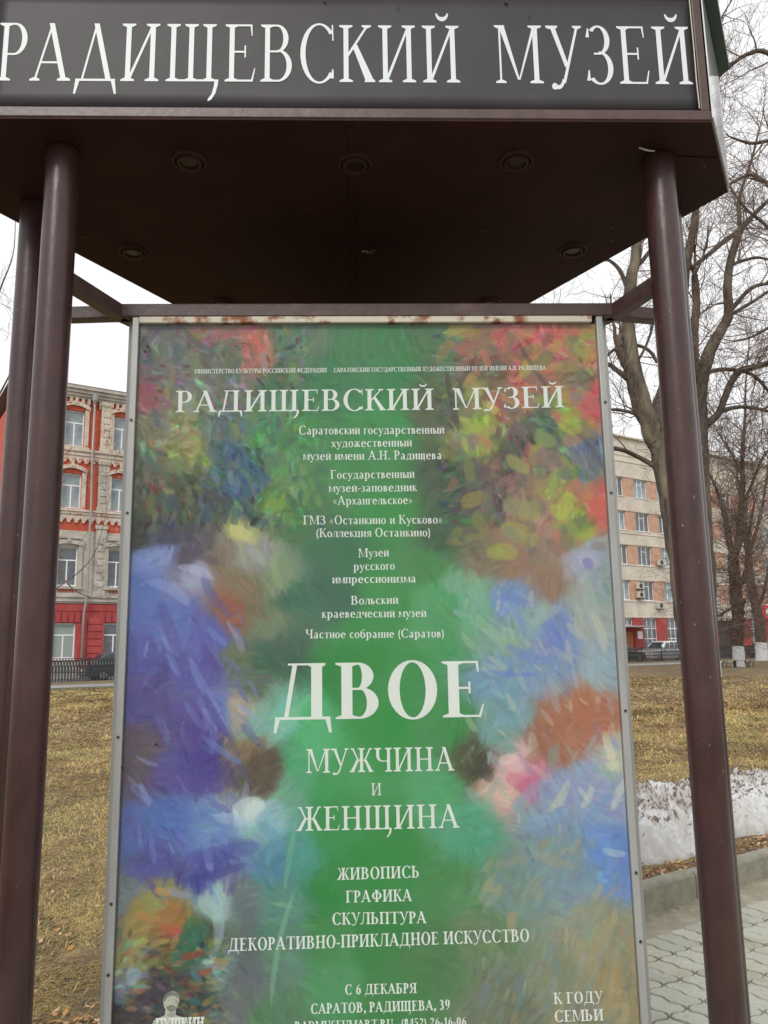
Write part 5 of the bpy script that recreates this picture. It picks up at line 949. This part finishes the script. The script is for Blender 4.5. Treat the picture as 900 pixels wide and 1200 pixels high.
def car(t, n, flip, color, label, suv=0):
    c = make_car(4.55 if suv else 4.25, 1.85 if suv else 1.74, 1.56 if suv else 1.46, suv)
    o = thing('parked_car', label, 'car', tn(t, n, -.006), RZ+(math.pi if flip else 0), 'cars parked along the kerb beyond the fence')
    p = PAINT[color]
    c['body'].build('body', p, o, sm=False, bevel=.05); cb_ = c['cabin'].build('cabin', p, o, bevel=.04)
    for w_ in c['windscreen']: w_.build('windscreen', M['carglass'], o)
    for w_ in c['side_window']: w_.build('side_window', M['carglass'], o)
    for x, y, z in c['tyre']:
        s = 1 if y > 0 else -1; w_ = MB().tube([(x, y-.10*s, z), (x, y+.09*s, z)], c['r'], 22).build('tyre', M['tyre'], o, bevel=.02)
        MB().tube([(x, y+.0901*s, z), (x, y+.11*s, z)], c['r']*.62, 16).build('rim', M['rim'], w_)
    for w_ in c['tail']: w_.build('tail_light', M['taillight'], o)
    for w_ in c['head']: w_.build('head_light', M['headlight'], o)
    c['plate'].build('number_plate', M['plate'], o); c['bumper'].build('bumper', p, o, bevel=.03)
    for s in (-1, 1): MB().box(.5, .72, s*1.0-.08, s*1.0+.08, .95, 1.08).build('mirror', p, o, bevel=.03)
    return o
car(12.35, 43.6, 0, 'graphite', 'dark grey car with red tail light parked before the red house')
car(5.4, 44.2, 0, 'silver', 'silver car parked left of the dark car before the red house')
car(52.9, 43.8, 0, 'black', 'black car half hidden by the poster frame before the office block')
car(58.1, 43.9, 1, 'white', 'white off-roader parked before the tall ground-floor windows', 1)
car(74.5, 43.9, 0, 'graphite', 'dark car with pale roof edge parked before the dark gateway')
car(80.4, 44.0, 1, 'white', 'white car parked behind the knotty whitewashed tree')
car(87.0, 44.0, 0, 'silver', 'silver car at the right edge behind the leaning tree')

# ================================================================ bench in the lawn
bx_, by_, _ = tn(41.2, 26.0)
bn = thing('bench', 'slatted backless bench with black scroll legs in front of the knotty tree', 'bench', (19.42, 44.6, .02), R(-3))
for k in range(4): MB().box(-1.08, 1.08, -.20+.105*k, -.11+.105*k, .47, .505).build('slat', M['wood'], bn)
for s in (-1, 1):
    m = MB()
    for q in (-1, 1):
        xx_ = s*.72
        m.tube([(xx_-.22*q, -.16*q, 0), (xx_-.10*q, -.08*q, .12), (xx_, 0, .24), (xx_+.10*q, .08*q, .36), (xx_+.24*q, .16*q, .468)], .026, 6)
        m.tube([(xx_+.22*q, -.17, 0), (xx_+.20*q, -.17, .22), (xx_+.24*q, -.17, .465)], .022, 6)
    m.build('leg', M['iron'], bn)
MB().box(-.035, .035, -.15, .15, 0, .469).build('leg', M['iron'], bn)

# ================================================================ the museum poster pillar
KO = (-0.030, 1.947, 0); KR = R(1.8); ZC = 2.70; ZT = 3.06
PZ0, PZ1 = 0.54, 2.341
kiosk = thing('advertising_pillar', 'brown three-sided poster pillar with a white lettered sign and tube posts, filling the foreground', 'advertising pillar', KO, KR)
HEX = [(-.887, -.329), (.795, -.329), (.966, -.045), (.13, 1.433), (-.222, 1.433), (-1.063, -.024)]
hc = (sum(p[0] for p in HEX)/6, sum(p[1] for p in HEX)/6)
def inset(pts, d):
    """move every side of a convex counter-clockwise polygon inwards by d"""
    out = []; n = len(pts)
    for i in range(n):
        a, b, c = Vector(pts[i-1]), Vector(pts[i]), Vector(pts[(i+1) % n])
        e1 = (b-a).normalized(); e2 = (c-b).normalized(); n1 = Vector((-e1.y, e1.x)); n2 = Vector((-e2.y, e2.x))
        bi = (n1+n2).normalized(); out.append(tuple(b+bi*(d/bi.dot(n1))))
    return out
ZS = ZC-.010
sf = MB().prism(inset(HEX, .0015), ZS, ZS+.0055, 'z').build('soffit', M['soffit'], kiosk)
# recessed seams of the soffit boards, as thin proud cover strips, and screws
for a, b in (((-.045, -.31), (-.045, 1.40)), ((.735, -.20), (.865, -.19))):
    MB().beam((*a, ZS-.0015), (*b, ZS-.0015), .012, .003).build('soffit_seam', M['soffit'], sf)
# fascia rails, stiles and panels of the six sides
for i in range(6):
    a = Vector(HEX[i]); b = Vector(HEX[(i+1) % 6]); d = (b-a).normalized(); nrm = Vector((d.y, -d.x)); Ln = (b-a).length
    def P(s, o, z): q = a+d*s+nrm*o; return (q.x, q.y, z)
    def slab(s0, s1, o0, o1, z0, z1): 
        m = MB(); m.add([P(s0, o0, z0), P(s1, o0, z0), P(s1, o1, z0), P(s0, o1, z0), P(s0, o0, z1), P(s1, o0, z1), P(s1, o1, z1), P(s0, o1, z1)],
            [(0,3,2,1),(4,5,6,7),(0,1,5,4),(1,2,6,5),(2,3,7,6),(3,0,4,7)]); return m
    slab(.0, Ln, -.03, 0, ZC-.004, ZC+.021).build('fascia_rail', M['brown'], kiosk, bevel=.002)
    slab(.0, Ln, -.03, 0, ZT-.03, ZT).build('fascia_rail', M['brown'], kiosk)
    for s0, s1 in (((.001, .022), (Ln-.022, Ln-.001)) if Ln > 1 else ()):
        slab(s0, s1, -.03, -.001, ZC+.021, ZT-.03).build('corner_stile', M['brown'], kiosk, bevel=.002)
    long_ = Ln > 1
    if long_:
        # a film that bows slightly and lifts along its lower edge
        n = 60; vs = []; k = 9
        for jz in range(k):
            for ii in range(n+1):
                s_ = .024+(Ln-.048)*ii/n; f = jz/(k-1); z = ZC+.0245+(ZT-.032-ZC-.0245)*f
                o = -.010+.0004*math.sin(s_*7+i)*math.sin(f*3.1)
                if jz == 0: o += .0035*max(0, math.sin(s_*11+1.3*i)); z += .0018*math.sin(s_*9+i)
                vs.append(P(s_, o, z))
        fs = [(q*(n+1)+r_, q*(n+1)+r_+1, (q+1)*(n+1)+r_+1, (q+1)*(n+1)+r_) for q in range(k-1) for r_ in range(n)]
        panel = MB().add(vs, fs).build('sign_panel', M['sign'], kiosk, sm=True)
        md = panel.modifiers.new('thickness', 'SOLIDIFY'); md.thickness = .002; md.offset = -1 if False else 0
        if i == 0:
            # the pale lifted edge of the film at the right
            MB().tube([P(Ln-.0245, -.004, ZC+.028), P(Ln-.0262, -.003, ZC+.10), P(Ln-.0245, -.0045, ZC+.19), P(Ln-.025, -.004, ZT-.034)], .0014, 5).build('film_edge', M['cable'], panel)
            for (xa, za, xb, zb, tx, cap) in SIGNTXT:
                lettering(tx, xa, xb, za, cap, M['signletter'], panel, y=-.3209, T=.098, t=.034, slope=(zb-za)/(xb-xa), track=.05, name='lettering')
            for px, pz, rr in SIGNDOTS:
                MB().tube([(px, -.3235, pz), (px, -.3255, pz)], rr, 8).build('stud', M['black'], panel)
    else:
        slab(.0005, Ln-.0005, .001, .004, ZC+.002, ZT-.002).build('side_panel', M['sidepanel'], kiosk)
# roof: eaves board, low pyramid
EV = inset(HEX, -.032)
rf = MB().prism(EV, ZT+.002, ZT+.035, 'z').build('roof', M['roof_green'], kiosk)
RB = inset(HEX, -.024); apex = (hc[0], hc[1], ZT+.42)
MB().add([(x, y, ZT+.037) for x, y in RB]+[apex], [tuple(range(6))[::-1]]+[(i, (i+1) % 6, 6) for i in range(6)]).build('roof_cap', M['roof_green'], rf)
# posts in pairs at each blunt corner
POSTS = [(-.736, -.208, 'f'), (-.897, .028, 'b'), (.72, -.189, 'f'), (.835, .05, 'b'), (.05, 1.31, 'b'), (-.15, 1.31, 'b')]
for x, y, _ in POSTS:
    mb = MB(); mb.tube([(x, y, .012), (x, y, 1.35), (x, y, ZC-.012), (x, y, ZC+.002)], .038, 36)
    p = mb.build('post', M['post'], kiosk, sm=True)
    MB().tube([(x, y, .008), (x, y, .016)], .075, 24).build('base_plate', M['brown'], p)
    mb = MB(); mb.tube([(x, y, ZS-.004), (x, y, ZS+.003)], .0405, 28); mb.build('post_collar', M['soffit'], p)
# ring of beams over the posters and struts to the posts
V = [(-.655, .0), (.655, .0), (0, 1.135)]
BZ = 2.3755
for i in range(3):
    a = V[i]; b = V[(i+1) % 3]
    MB().beam((a[0], a[1]+.012, BZ), (b[0], b[1]+.012, BZ), .036, .036).build('beam', M['brown'], kiosk, bevel=.003)
for vi, pl in ((0, (0, 1)), (1, (2, 3)), (2, (4, 5))):
    for k in pl:
        a = V[vi]; b = POSTS[k][:2]; zz = BZ-.001*(k % 2)-.0015
        MB().beam((a[0], a[1]+.012, zz), (b[0], b[1], zz), .034, .038 if k % 2 == 0 else .035).build('strut', M['brown'], kiosk, bevel=.003)
# downlights
for x, y in LAMPS:
    g = bpy.data.objects.new('downlight', MB().tube([(x, y, ZS+.001), (x, y, ZS-.006)], .020, 20).mesh('downlight', M['lampglass'])); link(g, kiosk)
    n = 28
    for nm, r1, r2, zt in (('outer_ring', .043, .034, .007), ('inner_ring', .032, .021, .011)):
        vs = []; fs = []
        for k in range(n):
            c, s = math.cos(2*math.pi*k/n), math.sin(2*math.pi*k/n)
            for rr, z in ((r1, 0), (r1-.003, -zt), (r2+.003, -zt), (r2, 0)): vs.append((x+rr*c, y+rr*s, ZS+z))
        for k in range(n):
            k2 = (k+1) % n
            for q in range(3): fs.append((k*4+q, k2*4+q, k2*4+q+1, k*4+q+1))
        MB().add(vs, fs).build(nm, M['lampring'], g, sm=False)
# scraps under the soffit
sx, sy = SCRAP
q = MB()
for k in range(7):
    a = rng.uniform(0, 6.28); r_ = rng.uniform(.008, .022)
    q.add([(sx, sy, ZS-.002-k*.0006), (sx+r_*1.5*math.cos(a), sy+r_*math.sin(a), ZS-.006-k*.001), (sx+r_*1.3*math.cos(a+.5), sy+r_*math.sin(a+.5), ZS-.003-k*.001)], [(0, 1, 2)])
q.build('torn_sticker', M['sticker'], sf)
cx_, cy_ = CABLE
MB().tube([(cx_-.022, cy_-.012, ZS-.002), (cx_-.012, cy_-.016, ZS-.010), (cx_+.004, cy_-.012, ZS-.011), (cx_+.02, cy_+.0, ZS-.003)], .0022, 6).build('cable_clip', M['cable'], sf)
for x, y in SCREWS:
    MB().tube([(x, y, ZS+.001), (x, y, ZS-.002)], .0035, 8).build('screw', M['screw'], sf)

# poster cases: three frames round a triangular core
def case(parent, front):
    out = []
    fr = MB(); fr.box(-.617, -.6005, -.002, .020, PZ0-.02, PZ1+.019).build('frame_stile', M['alu'], parent, bevel=.0015)
    MB().box(.6005, .617, -.002, .020, PZ0-.02, PZ1+.019).build('frame_stile', M['alu'], parent, bevel=.0015)
    MB().box(-.5995, .5995 if not front else .588, -.004, .016, PZ1+.0005, PZ1+.020).build('frame_rail', M['alustain'], parent, bevel=.0015)
    MB().box(-.5995, .5995, -.002, .020, PZ0-.020, PZ0-.0005).build('frame_rail', M['alu'], parent)
    MB().box(-.622, .622, .022, .030, PZ0-.03, PZ1+.012).build('back_board', M['gap'], parent)
    MB().box(-.5995, .5995, .0035, .0050, PZ0, PZ1-.001).build('cover_sheet', M['pane'], parent)
    return out
c3 = (0, .375)
cases = []
for k in range(3):
    e = bpy.data.objects.new('poster_case', None); a = R(120*k)
    e.location = (c3[0]-(math.cos(a)*c3[0]-math.sin(a)*c3[1]), c3[1]-(math.sin(a)*c3[0]+math.cos(a)*c3[1]), 0); e.rotation_euler = (0, 0, a)
    link(e, kiosk); case(e, k == 0); cases.append(e)
case0 = cases[0]
for z in (2.10, 1.86, 1.32, .95, .8):
    for s in (-1, 1):
        MB().tube([(s*.6095, -.0015, z+.02*s), (s*.6095, -.0045, z+.02*s)], .0035, 10).build('screw', M['screw'], case0)
# feet of the case
for x in (-.5, .5):
    MB().box(x-.02, x+.02, .03, .07, 0, PZ0-.02).build('leg', M['brown'], kiosk)

# ---- the painting on the poster: loose impressionist colour masses, laid stroke by stroke
NXP, NYP = 520, 780
def U2(px, pz): return ((px+.6)/1.2*(NXP-1), (PZ1-pz)/(PZ1-PZ0)*(NYP-1))
img = np.zeros((NYP, NXP, 3), np.float32)
cp = np.array([[*U2(a, b), c, d, e] for a, b, c, d, e in ARTPTS], np.float32)
yy, xx = np.mgrid[0:NYP, 0:NXP].astype(np.float32)
wx = xx+14*(fbm(xx/40, yy/40, 3, 5)-.5)*2; wy = yy+14*(fbm(xx/40, yy/40, 3, 9)-.5)*2
acc = np.zeros_like(img); ws = np.zeros((NYP, NXP), np.float32)
for u, v, c, d, e in cp:
    k = 1/(((wx-u)**2+(wy-v)**2)+40)**2.7
    acc += k[..., None]*np.array([c, d, e], np.float32); ws += k
img = acc/ws[..., None]
def stroke(u, v, L_, Wd, ang, col, al=.8, curve=0):
    r_ = int(max(L_, Wd))+2; x0 = int(u)-r_; x1 = int(u)+r_+1; y0 = int(v)-r_; y1 = int(v)+r_+1
    x0c, x1c, y0c, y1c = max(x0, 0), min(x1, NXP), max(y0, 0), min(y1, NYP)
    if x0c >= x1c or y0c >= y1c: return
    X = xx[y0c:y1c, x0c:x1c]-u; Y = yy[y0c:y1c, x0c:x1c]-v
    a = X*math.cos(ang)+Y*math.sin(ang); b = -X*math.sin(ang)+Y*math.cos(ang)+curve*a*a/max(L_, 1)
    d = np.maximum(np.abs(a)/L_, 0)**3+(np.abs(b)/Wd)**2
    m = np.clip((1-d)*2.2, 0, 1)*al*(.8+.2*np.cos(b*2.6))
    img[y0c:y1c, x0c:x1c] = img[y0c:y1c, x0c:x1c]*(1-m[..., None])+np.array(col, np.float32)*m[..., None]
ru = np.random.default_rng(11)
def region_noise(u, v):
    """how busy the paint is: foliage busy, the plain green quiet"""
    x = u/NXP; y = v/NYP
    quiet = math.exp(-(((x-.50)/.15)**2+((y-.62)/.48)**2)*1.0)
    return 1-.93*quiet
for k in range(26000):
    u, v = ru.uniform(0, NXP), ru.uniform(0, NYP); b = region_noise(u, v)
    if ru.uniform() > b*1.3: continue
    c = img[int(v), int(u)].copy(); lum = c.mean()
    x, y = u/NXP, v/NYP
    fol = (y < .30 and (x < .36 or x > .64)) or (y > .82 and x < .2)
    amp = (52 if fol else 20)*b
    c = c+ru.normal(0, amp*.5)+ru.normal(0, amp*.45, 3)
    ang = (fbm(np.array(u/90.), np.array(v/90.), 2, 31)-.5)*7+ (1.4 if y < .35 else .9)
    s_ = ru.uniform()**2; stroke(u, v, (2.5+s_*(9 if not fol else 6)), .8+s_*(2.2 if not fol else 2.8), ang+ru.normal(0, .35 if fol else .12), np.clip(c, 20, 245), ru.uniform(.25, .8 if fol else .55), 0)
# bold leaf dabs: upright cool drips at the upper left, warm leaves at the upper right, autumn flecks at the lower left
for (n_, ua, ub, va, vb, ang0, asd, lm, lM, wr, cols_art) in (
    (260, .02, .34, .03, .32, 85, 14, 4, 13, .42, [(70, 96, 92), (58, 84, 70), (150, 148, 92), (112, 112, 84), (60, 92, 122), (84, 80, 62), (122, 132, 84), (138, 154, 176), (92, 132, 88)]),
    (90, .28, .40, .10, .30, 85, 12, 4, 10, .4, [(78, 156, 84), (96, 176, 92), (52, 100, 74), (128, 160, 70), (44, 84, 92)]),
    (210, .66, .99, .0, .34, 40, 60, 5, 19, .5, [(168, 184, 62), (150, 164, 72), (84, 104, 86), (214, 96, 92), (104, 112, 142), (190, 196, 70), (74, 96, 74), (206, 130, 84), (128, 108, 92), (96, 78, 74)]),
    (170, .02, .22, .83, .97, -8, 25, 3, 8, .42, [(196, 150, 78), (178, 82, 56), (64, 112, 88), (150, 150, 88), (206, 168, 92), (128, 122, 70), (58, 84, 66)]),
    (200, .70, .99, .72, 1.0, -65, 14, 5, 14, .3, [(176, 150, 108), (126, 142, 142), (150, 160, 150), (112, 128, 122), (196, 172, 124), (104, 134, 166)]),
    (130, .68, .99, .40, .70, 70, 30, 5, 16, .28, [(156, 184, 190), (118, 140, 204), (192, 196, 178), (132, 168, 160), (170, 168, 196), (206, 202, 182)]),
    (110, .02, .26, .42, .78, 60, 22, 6, 20, .22, [(84, 74, 154), (120, 140, 214), (96, 108, 190), (72, 60, 138), (152, 168, 222)])):
    for k in range(n_):
        uu, vv_ = ru.uniform(ua, ub), ru.uniform(va, vb); base_c = img[min(int(vv_*NYP), NYP-1), min(int(uu*NXP), NXP-1)]
        c = np.array(cols_art[ru.integers(len(cols_art))], float)*.62+base_c*.38; l_ = ru.uniform(lm, lM)
        stroke(uu*NXP, vv_*NYP, l_, l_*wr*ru.uniform(.7, 1.3), R(ang0+ru.normal(0, asd)), c, ru.uniform(.5, .9), ru.uniform(-.15, .15))
for (a, b, L_, Wd, ang, c1, c2, c3_, al) in ARTSTROKES:
    u, v = U2(a, b); stroke(u, v, L_, Wd, R(ang), (c1, c2, c3_), al, ru.uniform(-.2, .2))
for k in range(3000):
    u, v = ru.uniform(0, NXP), ru.uniform(0, NYP); b = region_noise(u, v)
    if ru.uniform() > b: continue
    c = np.clip(img[int(v), int(u)]+ru.normal(0, 9), 15, 245); stroke(u, v, ru.uniform(3, 8), ru.uniform(.8, 2), ru.uniform(0, 3.14), c, .5*b)
sat = img.mean(-1, keepdims=True); gc = np.exp(-(((xx/NXP-.5)/.2)**2))[..., None]; img = (sat+(img-sat)*1.0)*(.99+.07*gc)+11+np.clip((xx/NXP-.7)*3, 0, 1)[..., None]*np.clip((yy/NYP-.38)*6, 0, 1)[..., None]*10
img = np.clip(img+(ru.normal(0, 2.2, (NYP, NXP))[..., None]), 5, 250)/255
lin = np.where(img <= .04045, img/12.92, ((img+.055)/1.055)**2.4)
M['poster'] = attr_mat('poster_print', .6, spec=.15)
X = np.linspace(-.5995, .5995, NXP); Z = np.linspace(PZ1-.0005, PZ0, NYP)
XX, ZZ = np.meshgrid(X, Z); vv = np.stack([XX, np.full_like(XX, .0120)+.0009*(fbm(XX*5+9, ZZ*4, 2, 3)-.5), ZZ], -1).reshape(-1, 3)
ii = np.arange(NXP*NYP).reshape(NYP, NXP)
qq = np.stack([ii[:-1, :-1], ii[1:, :-1], ii[1:, 1:], ii[:-1, 1:]], -1).reshape(-1, 4)
poster = np_mesh('poster', vv, qq, M['poster'], lin.reshape(-1, 3), case0, True)
# other two faces: plain green posters on the unseen sides
for e in cases[1:]:
    MB().box(-.5995, .5995, .0110, .0125, PZ0, PZ1-.001).build('poster', mat('green_poster', rgb(50, 120, 66), .5, col2=rgb(80, 110, 150), scale=2), e)
for (xa, za, xb, zb, cap, tx, T, t) in POSTERTXT:
    lettering(tx.replace('Д', 'Ð').replace('д', 'ð'), xa, xb, za, cap, M['print'], case0, y=.0111, T=T, t=t, slope=(zb-za)/(xb-xa))
# little bust emblem and the line under it
bx, bz = BUST; k = BUSTK
mb = MB()
def blob(pts): mb.add([(bx+x*k, .0100, bz+z*k) for x, z in pts], [tuple(range(len(pts)))])
sil = [(-.50, 0), (-.46, .10), (-.30, .17), (-.17, .22), (-.15, .36), (-.20, .45), (-.22, .58), (-.19, .70), (-.10, .79), (.02, .82), (.13, .79), (.20, .70), (.22, .58), (.19, .50), (.17, .42), (.12, .34), (.13, .22), (.28, .17), (.46, .10), (.50, 0)]
tri = delaunay_2d_cdt([Vector(p) for p in sil], [], [list(range(len(sil)))[::-1]], 0, 1e-6)
mb.add([(bx+v.x*k, .0100, bz+v.y*k) for v in tri[0]], [tuple(f) for f, of in zip(tri[2], tri[5]) if of])
em = mb.build('bust_emblem', M['printbust'], case0)
mb = MB()
for x0, x1, z0, z1 in ((-.09, -.04, .598, .606), (.06, .11, .598, .606), (.03, .038, .49, .59), (.0, .07, .430, .435), (-.12, .10, .725, .730), (-.10, .0, .69, .694)):
    mb.box(bx+x0*k, bx+x1*k, .0094, .0097, bz+z0*k, bz+z1*k)
mb.build('emblem_lines', M['embl'], em)
for nm, mm, pts in (('emblem_hair', 'embl', [(-.21, .56), (-.19, .70), (-.10, .79), (.02, .81), (.13, .78), (.19, .70), (.20, .60), (.15, .66), (.08, .70), (-.04, .71), (-.12, .66), (-.16, .58)]),
                    ('emblem_beard', 'embl', [(-.15, .48), (-.10, .44), (-.04, .47), (.06, .47), (.12, .43), (.16, .47), (.13, .36), (.07, .31), (-.02, .30), (-.10, .36)]),
                    ('emblem_shade', 'embl2', [(.10, .62), (.185, .60), (.17, .50), (.12, .46)]), ('emblem_shade', 'embl2', [(-.12, .22), (-.02, .29), (.10, .29), (.12, .22), (.02, .16)]),
                    ('emblem_fold', 'embl', [(-.34, .02), (-.20, .12), (-.16, .11), (-.28, .02)]), ('emblem_fold', 'embl', [(.16, .02), (.26, .13), (.29, .12), (.22, .02)])):
    MB().add([(bx+x*k, .00985 if nm != 'emblem_shade' else .0097, bz+z*k) for x, z in pts], [tuple(range(len(pts)))]).build(nm, M[mm], em)
lettering('ПУШКИН', PUSH[0], PUSH[2], PUSH[1], PUSH[4], M['print'], case0, y=.0093, T=.2, t=.16)
for (px, pz, r_) in SPOTS:
    MB().tube([(px, -.0, pz), (px, .0032, pz)], r_, 8).build('dirt_spot', M['black'], case0)
